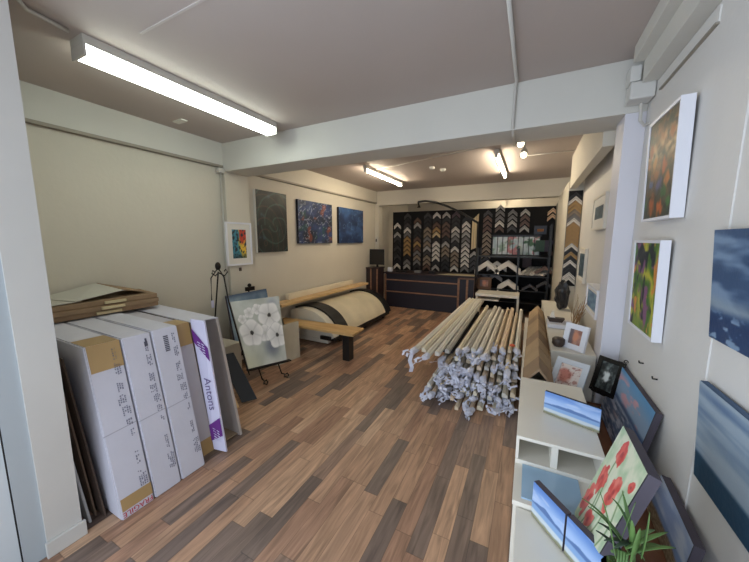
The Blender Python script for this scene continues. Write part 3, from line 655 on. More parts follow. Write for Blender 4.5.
for yy in (3.95, 4.75, 5.55):
    bm = bm_(); tube(bm, [(-2.62, yy, .035), (-2.58, yy, .035)], .035, 12); link('castor', bm, black, t)
# planks on top
bm = bm_(); hexa(bm, [(-3.36, 3.25, .625), (-3.13, 3.25, .625), (-3.10, 5.85, .625), (-3.28, 5.85, .625)], [(-3.36, 3.25, .665), (-3.13, 3.25, .665), (-3.10, 5.85, .665), (-3.28, 5.85, .665)], bev=.003)
tag(link('pine_plank', bm, pine), 'long pale pine plank lying along the top of the white barrel machine', 'plank')
bm = bm_(); box(bm, (-3.35, 3.55, .665), (-3.27, 5.5, .76), bev=.02); tag(link('foam_roll', bm, mat('pale_foam', (220, 208, 184), .8)), 'pale padded roll on the pine plank against the left wall', 'roll')
# low bench with black leg
t = thing('low_bench', 'low bench of one honey pine board on a black box leg by the barrel machine', 'bench', (-2.4, 3.4, 0))
zb = .34
A, B_, D_, E_ = at(299, 328, 2, zb), at(353, 337, 2, zb), at(364, 330, 2, zb), at(299, 321, 2, zb)
A = A+(A-B_)*.3; E_ = E_+(E_-D_)*.3
bm = bm_(); hexa(bm, [A, B_, D_, E_], [v+Vector((0, 0, .03)) for v in (A, B_, D_, E_)], bev=.002); link('board', bm, pinex, t)
bm = bm_(); box(bm, (-2.14, 3.30, 0), (-2.04, 3.42, zb), bev=.003); link('leg', bm, black, t)
bm = bm_(); box(bm, (-3.17, 3.42, 0), (-3.07, 3.54, zb), bev=.003); link('leg', bm, black, t)

# ------------------------------------------------------------------ counter, pedestal, monitor
navy = mat('dark_navy_panel', (30, 28, 40), .5); maroon = mat('dark_maroon', (44, 28, 30), .5); copper = mat_wood('copper_wood_trim', (128, 92, 70), (156, 116, 90), 3, 'x')
t = thing('shop_counter', 'long dark navy counter with thin copper wood rails in front of the black display board', 'counter', (-2.1, 6.8, 0))
bm = bm_(); box(bm, (-3.05, 6.64, 0), (-.98, 7.15, .80)); link('body', bm, navy, t)
bm = bm_(); box(bm, (-3.08, 6.58, .80), (-.92, 7.18, .835), bev=.004); link('worktop', bm, maroon, t)
for z in (.64, .36):
    bm = bm_(); box(bm, (-3.05, 6.62, z), (-1.32, 6.64, z+.025)); link('rail', bm, copper, t)
for x in (-3.05, -1.32, -1.14, -.98):
    bm = bm_(); box(bm, (x-.02, 6.615, .0), (x+.02, 6.64, .78)); link('upright_trim', bm, copper, t)
bm = bm_(); box(bm, (-1.32, 6.615, .76), (-.98, 6.64, .79)); link('rail', bm, copper, t)
t = thing('pedestal_cabinet', 'dark upright cabinet with copper wood edges under the computer monitor', 'cabinet', (-3.2, 6.5, 0))
bm = bm_(); box(bm, (-3.385, 6.28, 0), (-3.09, 6.62, .93)); link('body', bm, maroon, t)
bm = bm_(); box(bm, (-3.39, 6.26, .93), (-3.07, 6.63, .955)); link('top', bm, maroon, t)
for x in (-3.26, -3.10):
    bm = bm_(); box(bm, (x-.015, 6.262, 0), (x+.015, 6.28, .93)); link('edge_trim', bm, copper, t)
t = thing('monitor', 'black computer monitor on the dark pedestal cabinet', 'monitor', (-3.17, 6.42, .955))
a = at(367, 249, 1, 6.42); b = at(384.5, 265, 1, 6.42)
bm = bm_(); box(bm, (-3.36, 6.40, b.z+.0), (-2.99, 6.43, a.z), bev=.005); link('screen', bm, black, t)
bm = bm_(); box(bm, (-3.2, 6.43, .96), (-3.15, 6.45, 1.15)); link('stand', bm, black, t)
bm = bm_(); box(bm, (-3.26, 6.38, .955), (-3.09, 6.52, .965)); link('base', bm, black, t)
for (x, y, sx, sy, h, m, lab) in ((-2.98, 6.75, .1, .1, .1, 'w', 'small white box at the left end of the dark counter'), (-2.7, 6.8, .25, .15, .03, 'k', 'flat black tray on the counter near its left end'), (-2.3, 6.8, .15, .1, .05, 'g', 'small grey box on the counter left of centre'),
                                  (-1.95, 6.78, .12, .12, .06, 'k', 'small dark case on the middle of the counter')):
    bm = bm_(); box(bm, (x-sx/2, y-sy/2, .835), (x+sx/2, y+sy/2, .835+h), bev=.006)
    tag(link('counter_box', bm, {'w': frame_white, 'k': black, 'g': mat('mid_grey', (120, 120, 120))}[m]), lab, 'box')
bm = bm_(); hexa(bm, [(-1.78, 6.62, .836), (-1.0, 6.62, .836), (-1.0, 6.9, .836), (-1.6, 6.9, .836)], [(-1.78, 6.62, .842), (-1.0, 6.62, .842), (-1.0, 6.9, .842), (-1.6, 6.9, .842)]); tag(link('paper_sheets', bm, mat('cream_paper', (198, 184, 150), .7)), 'cream paper sheets spread on the right end of the counter', 'paper')
t = thing('wall_phone', 'small white device on the wall above the monitor', 'phone', (-3.28, 6.74, 1.55))
p = at(383, 241, 1, 6.75)
bm = bm_(); box(bm, (-3.3, 6.96, p.z-.08), (-3.21, 7.0, p.z+.1), bev=.008); bm.free()
bm = bm_(); box(bm, (-3.37, 6.72, p.z-.08), (-3.31, 6.76, p.z+.1), bev=.008); link('body', bm, pipe_w, t)
bm = bm_(); box(bm, (-3.36, 6.714, p.z-.02), (-3.33, 6.721, p.z+.05)); link('screen', bm, black, t)

# ------------------------------------------------------------------ display board and chevrons
t = thing('display_board', 'huge black fabric display board covering the end wall behind the counter', 'display board', (-1.4, 7.63, 0))
bm = bm_(); box(bm, (-3.29, 7.6, 0), (.59, 7.66, 2.31)); link('board', bm, blackm, t)
bm = bm_(); box(bm, (.44, 7.0, 0), (.50, 7.6, 2.33)); link('end_post', bm, mat('olive_grey_post', (104, 104, 92), .6), t)
COL = {'W': ('white', (222, 216, 206)), 'S': ('silver', (176, 172, 166)), 'G': ('grey', (124, 120, 118)), 'D': ('charcoal', (66, 62, 62)), 'K': ('black', (30, 27, 28)),
       'T': ('taupe', (146, 128, 108)), 'O': ('gold', (176, 138, 84)), 'B': ('brown', (104, 76, 62)), 'C': ('cream', (218, 196, 150)), 'P': ('plum', (78, 58, 66)), 'E': ('peach', (226, 190, 152))}
CH = {}
def chev_mesh(key, W, T):
    k = (key, W, T)
    if k in CH: return CH[k]
    nm, c = COL[key]; m = mat('sample_'+nm, c, .45)
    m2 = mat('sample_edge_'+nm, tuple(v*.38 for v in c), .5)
    bm = bm_(); 
    # '^' bands: outer lip, body, inner lip with stepped depth
    def band(z0, z1, d, mi):
        for s in (-1, 1):
            pts = [Vector((0, 0, z1)), Vector((s*W/2, 0, z1-W/2*.95)), Vector((s*W/2, 0, z0-W/2*.95)), Vector((0, 0, z0))]
            hexa(bm, [p for p in pts], [p+Vector((0, -d, 0)) for p in pts], mi)
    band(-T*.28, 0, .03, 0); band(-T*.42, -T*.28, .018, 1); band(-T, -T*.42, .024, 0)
    me = bpy.data.meshes.new('corner_sample'); bmesh.ops.recalc_face_normals(bm, faces=bm.faces); bm.to_mesh(me); bm.free(); me.materials.append(m); me.materials.append(m2); CH[k] = me; return me
def chev(key, x, y, z, W, T, label, group):
    o = bpy.data.objects.new('corner_sample', chev_mesh(key, W, T)); C.objects.link(o); o.location = (x, y, z); tag(o, label, 'frame sample', group)
ORD = ['topmost', 'second', 'third', 'fourth', 'fifth', 'sixth', 'seventh', 'eighth', 'ninth', 'tenth', 'eleventh', 'twelfth', 'thirteenth', 'fourteenth', 'fifteenth', 'sixteenth', 'seventeenth', 'eighteenth', 'nineteenth', 'twentieth', 'last']
COLS = [(397.6, 0, '..WKSDKDKDKW'), (407.5, 0, 'DKDWGOOOOKGS'), (417.5, 0, '.BSKKBOBGTGK'), (427.5, 0, 'DKKTTGTSDTTB'), (436.5, 0, 'WKBOCKWWWWKS'),
        (446, 0, 'SKBBBKSTTDKK'), (455.5, 0, 'PKKWSGKWTTTW'), (466, 0, '.KWWSGSWWWWG'), (475, 0, '........SDDD'), (487, 0, 'DBBBTTTTTD..'),
        (499, -1, 'SGGWB'), (511.5, 0, 'GGSD'), (524, 0, 'SBBS'), (551, 0, 'EE')]
for ci, (px, r0_, s) in enumerate(COLS):
    x = at(px, 235, 1, 7.6).x; z0 = 2.27; n_ = 0
    for r, k in enumerate(s):
        if k == '.': continue
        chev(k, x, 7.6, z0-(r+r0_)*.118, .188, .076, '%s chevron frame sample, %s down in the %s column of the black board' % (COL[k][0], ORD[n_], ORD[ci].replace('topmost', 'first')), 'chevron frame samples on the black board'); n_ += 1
# long cream sticks in column nine
x9 = at(475, 235, 1, 7.6).x
for k in range(3):
    bm = bm_(); hexa(bm, [(x9-.07+k*.05, 7.56, 1.36+.02*k), (x9-.03+k*.05, 7.56, 1.39+.02*k), (x9-.03+k*.05, 7.6, 1.39+.02*k), (x9-.07+k*.05, 7.6, 1.36+.02*k)], [(x9-.07+k*.05, 7.56, 2.06+.05*k), (x9-.03+k*.05, 7.56, 2.10+.05*k), (x9-.03+k*.05, 7.6, 2.10+.05*k), (x9-.07+k*.05, 7.6, 2.06+.05*k)])
    tag(link('moulding_length', bm, mat('sample_cream', (218, 196, 150), .45)), 'upright cream moulding strip on the black board, %s of three together' % ('left', 'middle', 'right')[k], 'moulding', 'upright cream strips on the black board')
# barred bright pane
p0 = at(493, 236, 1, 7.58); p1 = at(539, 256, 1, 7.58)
t = thing('barred_mirror', 'bright barred pane with painted pink and green reflections set in the black board', 'mirror', ((p0.x+p1.x)/2, 7.58, p1.z))
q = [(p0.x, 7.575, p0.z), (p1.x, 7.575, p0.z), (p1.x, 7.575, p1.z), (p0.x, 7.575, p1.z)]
def p_reflections(u, v):
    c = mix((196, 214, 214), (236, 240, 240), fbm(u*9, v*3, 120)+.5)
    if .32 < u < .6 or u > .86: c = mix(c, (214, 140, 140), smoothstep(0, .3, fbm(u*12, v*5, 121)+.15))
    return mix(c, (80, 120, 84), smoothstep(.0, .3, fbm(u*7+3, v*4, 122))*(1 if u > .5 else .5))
o = painted('pane', q, p_reflections, t, n=60)
bm = bm_()
for i in range(10):
    x = p0.x+(p1.x-p0.x)*i/9; box(bm, (x-.007, 7.555, p1.z-.02), (x+.007, 7.572, p0.z+.02))
for z in (p0.z, p1.z): box(bm, (p0.x-.02, 7.55, z-.02), (p1.x+.02, 7.574, z+.02))
link('bars', bm, black, t)
tag_p = thing('small_picture', 'small dark picture with an orange mark near the top right of the black board', 'picture', (0, 7.5, 1.7))
a = at(540.5, 230, 1, 7.56); bm = bm_(); box(bm, (a.x-.12, 7.56, a.z-.09), (a.x+.12, 7.6, a.z+.09)); link('frame', bm, mat('navy_frame', (30, 34, 50), .4), tag_p)
bm = bm_(); box(bm, (a.x-.06, 7.552, a.z-.03), (a.x+.06, 7.561, a.z+.02)); link('print', bm, mat('ochre_print', (160, 100, 50)), tag_p)

# ------------------------------------------------------------------ rack with bundles
t = thing('display_rack', 'black metal shelving rack in front of the right half of the display board', 'rack', (-.3, 7.2, 0))
for x in (-1.0, -.2, .36):
    for y in (6.98, 7.4):
        bm = bm_(); box(bm, (x-.015, y-.015, 0), (x+.015, y+.015, 1.42 if x < 0 else 1.9)); link('post', bm, black, t)
for z, x0, x1 in ((.30, -1.0, .36), (.56, -1.0, .36), (.86, -1.0, .36), (1.25, -1.0, .36)):
    bm = bm_(); box(bm, (x0, 6.96, z-.02), (x1, 7.42, z)); link('shelf', bm, black, t)
def roof(bm, c, W, T, L, mi=0):
    """inverted-V corner stack: c apex, arms down"""
    c = Vector(c)
    for s in (-1, 1):
        pts = [Vector((0, 0, 0)), Vector((s*W/2, 0, -W*.36)), Vector((s*W/2, 0, -W*.36-T)), Vector((0, 0, -T))]
        hexa(bm, [p+c for p in pts], [p+c+Vector((0, L, 0)) for p in pts], mi)
samp = [mat('sample_white', (222, 216, 206), .45), mat('sample_silver', (176, 172, 166), .45), mat('sample_cream', (218, 196, 150), .45)]
for i, (px, py, W, m, lab) in enumerate(((487, 262, .5, 0, 'large white corner sample on the rack shelf, left one'), (497, 261, .4, 1, 'silver corner sample behind the two white ones on the rack'), (508, 262, .5, 0, 'large white corner sample on the rack shelf, right one'), (508, 281, .42, 0, 'white corner sample on the lower rack shelf beside the small brown picture'), (483, 273, .3, 1, 'small grey corner sample hanging under the rack shelf, left one'), (495, 273, .3, 1, 'small grey corner sample hanging under the rack shelf, right one'))):
    a = at(px, py, 1, 7.0 if m == 0 else 7.12); bm = bm_()
    for k in range(3 if m == 0 else 1): roof(bm, (a.x, a.y+k*.05, a.z+.015*k), W, .09, .045)
    tag(link('corner_sample', bm, samp[m] if i < 4 else mat('sample_grey', (124, 120, 118), .45)), lab, 'frame sample', 'corner samples on the rack')
for k in range(5):
    a = at(521+k*5.2, 273-k*.5, 1, 6.98); e = at(533+k*5.2, 263, 1, 7.38)
    bm = bm_(); bar(bm, (a.x, 6.98, .885+.01), (e.x, 7.38, 1.02), .09, .035); tag(link('moulding_length', bm, samp[k % 2]), 'short pale moulding in the bundle on the right of the rack, number %s from left' % ('one', 'two', 'three', 'four', 'five')[k], 'moulding', 'short mouldings on the rack')
a = at(545, 266, 1, 7.0); bm = bm_(); roof(bm, (a.x, 7.0, a.z), .36, .07, .1); tag(link('corner_sample', bm, mat('sample_brown', (104, 76, 62), .45)), 'dark brown corner sample at the right end of the rack', 'frame sample')
for (px, py, lab) in ((530, 284, 'dark corner sample low on the rack, left of the pair by the post'), (545, 281, 'dark corner sample low on the rack, right of the pair by the post')):
    a = at(px, py, 1, 7.0); bm = bm_(); roof(bm, a, .3, .06, .1); tag(link('corner_sample', bm, mat('sample_charcoal', (66, 62, 62), .45)), lab, 'frame sample')
a = at(485, 290, 1, 6.95)
framed('framed_picture', 'small brown-framed picture on the lower shelf of the black rack', [(a.x-.17, 6.93, a.z+.28), (a.x+.12, 6.93, a.z+.28), (a.x+.12, 6.93, a.z+.02), (a.x-.17, 6.93, a.z+.02)], .03, p_portrait, mat('brown_frame', (112, 80, 56), .5), .06, n=16)
# papers / books low on right
for i, (px, py) in enumerate(((527, 262), (540, 246), (549, 246), (556, 250))):
    a = at(px, py, 1, 7.45); bm = bm_(); box(bm, (a.x-.09, 7.43, a.z-.12), (a.x+.09, 7.5, a.z+.12), bev=.006)
    tag(link('sample_pack', bm, mat('pack_%d' % i, ((70, 52, 56), (56, 84, 72), (60, 54, 70), (80, 60, 56))[i], .6)), 'dark packet beside the rack, right part of the black board, %s from left' % ORD[i].replace('topmost', 'first'), 'packet', 'packets by the rack')

# crane arm
t = thing('boom_arm', 'curved black boom arm on a thin post rising beside the counter', 'lamp stand', (-.9, 6.5, 0))
Y = 6.5; pts = [at(px, py, 1, Y) for px, py in ((418, 202), (425, 201), (436, 202.5), (448, 206.5), (460, 212), (470, 218), (478, 223))]
bm = bm_(); tube(bm, pts, .022, 8); link('arm', bm, black, t, smooth=True)
top = pts[-1]; bm = bm_(); tube(bm, [(top.x, Y, top.z+.03), (top.x, Y, .03)], .016, 8); link('post', bm, black, t, smooth=True)
bm = bm_(); tube(bm, [(top.x, Y, 0), (top.x, Y, .03)], .06, 14); link('base', bm, black, t)
a = pts[0]; bm = bm_(); tube(bm, [a, a+Vector((.02, 0, -.07)), a+Vector((.02, 0, -.12))], [.015, .02, .04], 8); link('lamp_head', bm, iron, t, smooth=True)

# ------------------------------------------------------------------ white table at the end of the pile
t = thing('side_table', 'low white table at the far end of the moulding pile', 'table', (-.45, 6.0, 0))
bm = bm_(); box(bm, (-.86, 5.9, .56), (-.12, 6.35, .61), bev=.004); link('tabletop', bm, melamine, t)
bm = bm_(); box(bm, (-.84, 5.92, .48), (-.45, 6.33, .51), bev=.003); link('shelf', bm, melamine, t)
for x in (-.85, -.15):
    for y in (5.91, 6.31):
        bm = bm_(); box(bm, (x, y, 0), (x+.03, y+.03, .56)); link('leg', bm, melamine, t)

# ------------------------------------------------------------------ moulding pile
mcols = [('cream', (224, 214, 190)), ('white', (222, 218, 208)), ('pale grey', (178, 174, 166)), ('raw pine', (222, 204, 176)), ('off-white', (218, 212, 198)), ('peach wood', (220, 198, 172))]
mm = {n: mat('moulding_'+n.replace(' ', '_'), c, .5, var=.05, vscale=10) for n, c in mcols}
wrapm = mat('crumpled_plastic', (212, 214, 228), .35, bump=.6, bscale=60)
tagm = mat('orange_tag', (206, 92, 56), .6)
rnd = random.Random(11); WR = []
def wrap_mesh(k):
    r_ = random.Random(50+k); bm = bm_()
    q = bmesh.ops.create_icosphere(bm, subdivisions=2, radius=1)
    for v in q['verts']:
        s = .65+.7*abs(noise.noise(v.co*1.7+Vector((k*3.1, 0, 0))))+.25*r_.random()
        v.co = Vector((v.co.x*.034*s, v.co.y*.07*s-.02, v.co.z*.032*s))
    # loose torn ribbon tails
    for j in range(3):
        p = Vector((r_.uniform(-.02, .02), -.06, r_.uniform(-.02, .01))); pts = [p]
        for i in range(4):
            p = p+Vector((r_.uniform(-.03, .03), r_.uniform(-.035, .005), r_.uniform(-.035, .008))); pts.append(p)
        wv = Vector((r_.uniform(.005, .012), .002, r_.uniform(.003, .01)))
        vs = [(bm.verts.new(a-wv), bm.verts.new(a+wv)) for a in pts]
        for i in range(4): bm.faces.new((vs[i][0], vs[i][1], vs[i+1][1], vs[i+1][0]))
    me = bpy.data.meshes.new('end_wrap'); bm.to_mesh(me); bm.free(); me.materials.append(wrapm); return me
for k in range(7): WR.append(wrap_mesh(k))
def stick(x0, y0, z0, x1, y1, z1, w_, h_, key, label, group, wrap=True):
    t = thing('moulding_length', label, 'moulding', (x0, y0, z0), group)
    bm = bm_(); a = Vector((x0, y0, z0)); b = Vector((x1, y1, z1)); 
    # profiled stick: stepped cross-section
    pr_ = [(-.5, -.5), (.5, -.5), (.5, .1), (.25, .25), (.1, .5), (-.4, .5), (-.5, .3)]
    d, s, n = frame_axes(a, b); v0 = [bm.verts.new(a+s*(p[0]*w_)+n*(p[1]*h_)) for p in pr_]; v1 = [bm.verts.new(b+s*(p[0]*w_)+n*(p[1]*h_)) for p in pr_]
    bm.faces.new(v0[::-1]); bm.faces.new(v1)
    for i in range(len(pr_)): bm.faces.new((v0[i], v0[(i+1) % 7], v1[(i+1) % 7], v1[i]))
    link('stick', bm, mm[key], t)
    if wrap:
        o = bpy.data.objects.new('end_wrap', rnd.choice(WR)); C.objects.link(o); o.parent = t; o.location = (0, 0, 0); o.rotation_euler = (rnd.uniform(-.3, .3), rnd.uniform(0, 6.28), rnd.uniform(-.35, .35))
    return t
NL = 8
LN = ['bottom', 'second', 'third', 'fourth', 'fifth', 'sixth', 'seventh', 'top']
for L_ in range(NL):
    z = .03+L_*.059; xl = -.86+.02*L_ if L_ < 6 else -.60; n_ = int((-.06-xl)/.062)
    for i in range(n_+1):
        x = xl+(-.06-xl)*i/n_+rnd.uniform(-.004, .004)
        u = (x+.62)/.56
        if L_ >= 6: key = ['cream', 'pale grey', 'off-white', 'cream', 'white', 'off-white', 'raw pine', 'cream', 'peach wood', 'raw pine', 'white'][min(10, max(0, int(u*10.9)))]
        else: key = rnd.choice(mcols)[0]
        y0 = 2.84+L_*.05+rnd.uniform(-.10, .16)+(.1 if x > -.3 else 0)
        stick(x, y0, z+rnd.uniform(-.004, .002), x, 5.5+rnd.uniform(-.3, .15), z, rnd.choice((.034, .044, .052)), rnd.uniform(.036, .05), key, '%s moulding length, %s from the left, %s layer of the floor pile' % (key, ORD[i].replace('topmost', 'first'), LN[L_]), 'moulding lengths in the big floor pile', wrap=rnd.random() < .72)
for i in range(5):
    x = -.96+i*.066; k = ('white', 'cream', 'off-white', 'white', 'pale grey')[i]
    stick(x, (2.80, 2.88, 2.78, 2.9, 3.05)[i], .505-.012*i, x+.06-.012*i, 5.6, .545, .046, .045, k, '%s moulding in the raised bundle left of the pile, %s from the left' % (k, ORD[i].replace('topmost', 'first')), 'raised bundle left of the pile', wrap=(i in (0, 2)))
bm = bm_(); box(bm, (-.86, 3.25, .362), (-.68, 5.2, .42), bev=.008)  # dark block put in for the shade in the gap below the bundle
tag(link('gap_shade_block', bm, mat('gap_shade', (44, 38, 42), .8)), 'dark filler for the shaded gap under the raised moulding bundle, left side of the pile', 'box')
bm = bm_(); box(bm, (-1.02, 4.6, 0), (-.95, 5.6, .3), bev=.005); tag(link('wooden_rail', bm, card2), 'tan wooden board standing along the left side of the moulding pile', 'board')
bm = bm_()
pts = [Vector(p) for p in ((-.99, 2.80, .47), (-1.0, 2.77, .40), (-.98, 2.78, .33), (-1.0, 2.8, .27))]
for i in range(3):
    a, b = pts[i], pts[i+1]; wv = Vector((.018, .008, 0)); f = [bm.verts.new(a-wv), bm.verts.new(a+wv), bm.verts.new(b+wv), bm.verts.new(b-wv)]; bm.faces.new(f)
tag(link('plastic_strip', bm, wrapm), 'torn white plastic strip hanging from the left tip of the raised bundle', 'plastic')
p = at(514, 345, 1, 3.25); bm = bm_(); ball(bm, (p.x-.02, 3.45, .49), .03, sq=(1, .8, .5)); tag(link('orange_tag', bm, tagm, smooth=True), 'small orange tag on top of the moulding pile near its right side', 'tag')

# brown cardboard corner stack
t = thing('corner_protector_stack', 'long row of brown roof-shaped corner pieces on the white cabinet beside the pile', 'cardboard corners', (.1, 3.0, .62))
for k in range(9):
    y0 = 2.10+k*.235; bm = bm_(); cx = .10+.004*k; s = 1-.0*k
    for sg in (-1, 1):
        pts = [Vector((cx, y0, .80)), Vector((cx+sg*.085, y0, .70)), Vector((cx+sg*.085, y0, .68)), Vector((cx, y0, .78))]
        e = Vector((0, .232, .0)); hexa(bm, pts, [p+e for p in pts])
        box(bm, (cx+sg*.085-.004, y0, .622), (cx+sg*.085+.004, y0+.232, .70))
    link('corner_piece', bm, (card2 if k % 3 else card), t)

# ------------------------------------------------------------------ right side furniture
def cab(name, label, x0, x1, y0, y1, z, m=melamine):
    t = thing(name, label, 'cabinet', ((x0+x1)/2, (y0+y1)/2, 0))
    bm = bm_(); box(bm, (x0+.004, y0+.004, 0), (x1-.004, y1-.004, z-.02)); link('carcass', bm, m, t)
    bm = bm_(); box(bm, (x0, y0, z-.02), (x1, y1, z), bev=.002); link('top', bm, m, t)
    return t
t = cab('white_cabinet', 'low white cabinet along the aisle under the slotted riser and glass sheet', 0.0, .30, 1.168, 2.05, .62)
t = cab('white_cabinet', 'nearest low white cabinet, carrying the two beach canvases', .014, .315, .30, 1.165, .60)
t = cab('white_cabinet', 'white cabinet under the brown roof-shaped corner pieces', .0, .19, 2.06, 4.25, .62)
t = cab('white_cabinet', 'tall cream-topped cabinet by the column holding the white-framed portrait', .195, .49, 2.66, 4.9, .75)
# riser with slots
t = thing('slotted_riser', 'white riser box with two open slots on the aisle cabinet', 'shelf unit', (.155, 1.72, .62))
bm = bm_(); box(bm, (0, 1.39, .735), (.318, 2.04, .75), bev=.002); link('top', bm, melamine, t)
bm = bm_(); box(bm, (0, 1.39, .62), (.318, 2.04, .64)); link('bottom', bm, melamine, t)
for x in (0, .135, .306):
    bm = bm_(); box(bm, (x, 1.395, .64), (x+(.025 if x == .135 else .012), 2.035, .735)); link('divider', bm, melamine, t)
bm = bm_(); box(bm, (.012, 1.9, .64), (.306, 1.915, .735)); link('back_panel', bm, melamine, t)
# glass sheet
gm = mat('blue_tinted_glass', (160, 190, 214), .08)
bm = bm_(); box(bm, (.03, 1.19, .621), (.235, 1.385, .627)); tag(link('glass_sheet', bm, gm), 'pale blue glass sheet lying on the aisle cabinet in front of the riser', 'glass sheet')
# brown sideboard against the wall
t = thing('wooden_sideboard', 'long reddish-brown wooden sideboard between the white cabinets and the right wall', 'sideboard', (.46, 1.6, 0))
bm = bm_(); box(bm, (.325, .3, 0), (.60, 2.58, .40)); link('body', bm, brownwood, t)
bm = bm_(); box(bm, (.322, .28, .40), (.602, 2.6, .42), bev=.002); link('top', bm, brownwood, t)

# paintings on the right side furniture
canvas('painting', 'large pink and blue seascape canvas leaning on the right wall on the brown sideboard', [(.572, 2.474, .803), (.572, 1.781, .803), (.500, 1.781, .425), (.501, 2.475, .425)], .028, p_wave, canvas_side, n=190)
qp = [(.321, 1.239, .977), (.305, .946, 1.009), (.221, .922, .756), (.202, 1.205, .616)]
canvas('painting', 'canvas of red poppies on pale green leaning behind the potted plant', qp, .03, p_poppy, canvas_side, n=150)
canvas('painting', 'dune and sea canvas with dark edges leaning on the right wall nearest the camera', [(.566, 1.62, .602), (.545, 1.265, .602), (.520, 1.265, .425), (.535, 1.62, .425)], .03, p_dune, canvas_side, n=120)
canvas('painting', 'small wide blue beach canvas on top of the slotted white riser', [(.112, 1.649, .863), (.325, 1.568, .863), (.325, 1.567, .752), (.111, 1.648, .752)], .014, p_beach(1), canvas_black, n=80)
dB = Vector((math.cos(math.radians(-50.2)), math.sin(math.radians(-50.2)), 0))
b = Vector((.065, 1.158, .603))
b = Vector((.066, 1.150, .603)); z1 = Vector((0, 0, .135))
canvas('painting', 'blue beach canvas on the nearest white cabinet, further one of the pair', [b+z1, b+z1+dB*.138, b+dB*.138, b], .022, p_beach(3), canvas_side, n=70)
b2 = b+dB*.143+Vector((.002, 0, 0))
canvas('painting', 'blue beach canvas on the nearest white cabinet, nearer one by the frame edge', [b2+z1, b2+z1+dB*.2, b2+dB*.2, b2], .022, p_beach(6), canvas_side, n=70)
# white framed portrait
yv = (.274, 2.805, .753)
d1 = Vector((.133, -.128, 0)).normalized(); nb1 = Vector((-d1.y, d1.x, 0)); nb1 = nb1 if nb1.y > 0 else -nb1; u1 = (nb1*math.sin(.2)+Vector((0, 0, 1))*math.cos(.2))
bl = Vector(yv); W_, H_ = .184, .2
t = framed('framed_picture', 'small portrait in a wide white frame on the cream-topped cabinet', [bl+u1*H_, bl+u1*H_+d1*W_, bl+d1*W_, bl], .018, p_portrait, frame_white, .042, n=40)
# glazed picture leaning low
framed('framed_picture', 'red floral print in a wide white frame leaning below the portrait', [(.222, 2.40, .80), (.395, 2.30, .80), (.33, 2.15, .63), (.16, 2.25, .63)], .012, p_redprint, mat('grey_white_frame', (196, 200, 204), .3), .035, n=40)
t = cab('white_cabinet', 'narrow white cabinet under the leaning red floral print', .195, .32, 2.06, 2.655, .62)
# black ornate frame
pblk = [Vector(p) for p in ((.542, 2.816, .735), (.629, 2.691, .735), (.559, 2.642, .47), (.473, 2.768, .47))]
blk = at(588, 386, 1, 2.47); dd = Vector((math.cos(math.radians(-45)), math.sin(math.radians(-45)), 0)); ub = (Vector((.7, .7, 0))*math.sin(.32)+Vector((0, 0, 1))*math.cos(.32))
blk = at(588.5, 388, 1, 2.42); 
qb = [blk+ub*.24-dd*.0, blk+ub*.24+dd*.16, blk+dd*.16, blk]
t = framed('framed_picture', 'small black and white picture in an ornate black frame beside the big seascape', qb, .018, p_bw, mat('black_gloss_frame', (22, 20, 20), .25), .028, n=40)
for c in (qb[1]+Vector((0, -.005, .012)), qb[3]+Vector((.01, -.015, .01))):
    bm = bm_(); tube(bm, [c+(dd*math.cos(a)+ub*math.sin(a))*(.015-.0012*i) for i, a in enumerate([i*math.pi/5 for i in range(12)])], .003, 5)
    link('scroll_ornament', bm, iron, t, smooth=True)
bm = bm_(); box(bm, (.40, 2.30, .421), (.49, 2.42, .597), bev=.003); bm.free()
t = thing('frame_stand', 'small dark stand holding the ornate black frame on the sideboard', 'stand', (.46, 2.4, .42))
bm = bm_(); box(bm, (.40, 2.36, .42), (.56, 2.52, .43)); link('base', bm, black, t)
bm = bm_(); tube(bm, [(.535, 2.50, .43), (.535, 2.50, .55), tuple(blk+dd*.12+ub*.05+Vector((.012, .035, 0)))], .007, 8); link('post', bm, black, t)
bm = bm_(); bar(bm, blk+dd*.03+Vector((.0, .03, -.008)), blk+dd*.12+Vector((0, .03, -.008)), .02, .01); link('ledge', bm, iron, t)
# little pieces by the black frame
for (px, py, lab) in ((585, 386, 'small curled silver ornament left of the ornate black frame'), (596, 397, 'small curled silver ornament in front of the ornate black frame')):
    a = at(px, py, 2, .435 if py > 390 else .435); bm = bm_(); tube(bm, [a+Vector((math.cos(k)*.018, math.sin(k)*.014, .006+.008*math.sin(2*k))) for k in [i*.6 for i in range(9)]], .004, 6); tag(link('wire_ornament', bm, chrome, smooth=True), lab, 'ornament')
# items on the cream cabinet
a = at(558, 346, 2, .75); t = thing('small_pot', 'small dark pot on the cream-topped cabinet left of the portrait', 'pot', a)
bm = bm_(); tube(bm, [a, a+Vector((0, 0, .02)), a+Vector((0, 0, .06)), a+Vector((0, 0, .07))], [.03, .045, .045, .035], 12); link('body', bm, mat('dark_bronze', (66, 52, 44), .5), t, smooth=True)
a = at(562, 318, 2, .75); bm = bm_(); box(bm, (.20, 3.35, .752), (.42, 3.6, .79), bev=.004); tag(link('white_tray', bm, frame_white), 'white tray on the cream-topped cabinet behind the small pot', 'tray')
t = thing('model_ship', 'small dark ornament with pale sails on the white tray', 'ornament', (.26, 3.5, .79))
bm = bm_(); hexa(bm, [(.22, 3.45, .79), (.33, 3.45, .79), (.33, 3.5, .79), (.22, 3.5, .79)], [(.2, 3.44, .83), (.35, 3.44, .83), (.35, 3.51, .83), (.2, 3.51, .83)]); link('hull', bm, mat('dark_bronze', (66, 52, 44), .5), t)
bm = bm_(); hexa(bm, [(.22, 3.47, .83), (.27, 3.47, .83), (.27, 3.475, .83), (.22, 3.475, .83)], [(.24, 3.47, .90), (.25, 3.47, .90), (.25, 3.475, .90), (.24, 3.475, .90)]); link('sail', bm, melamine, t)
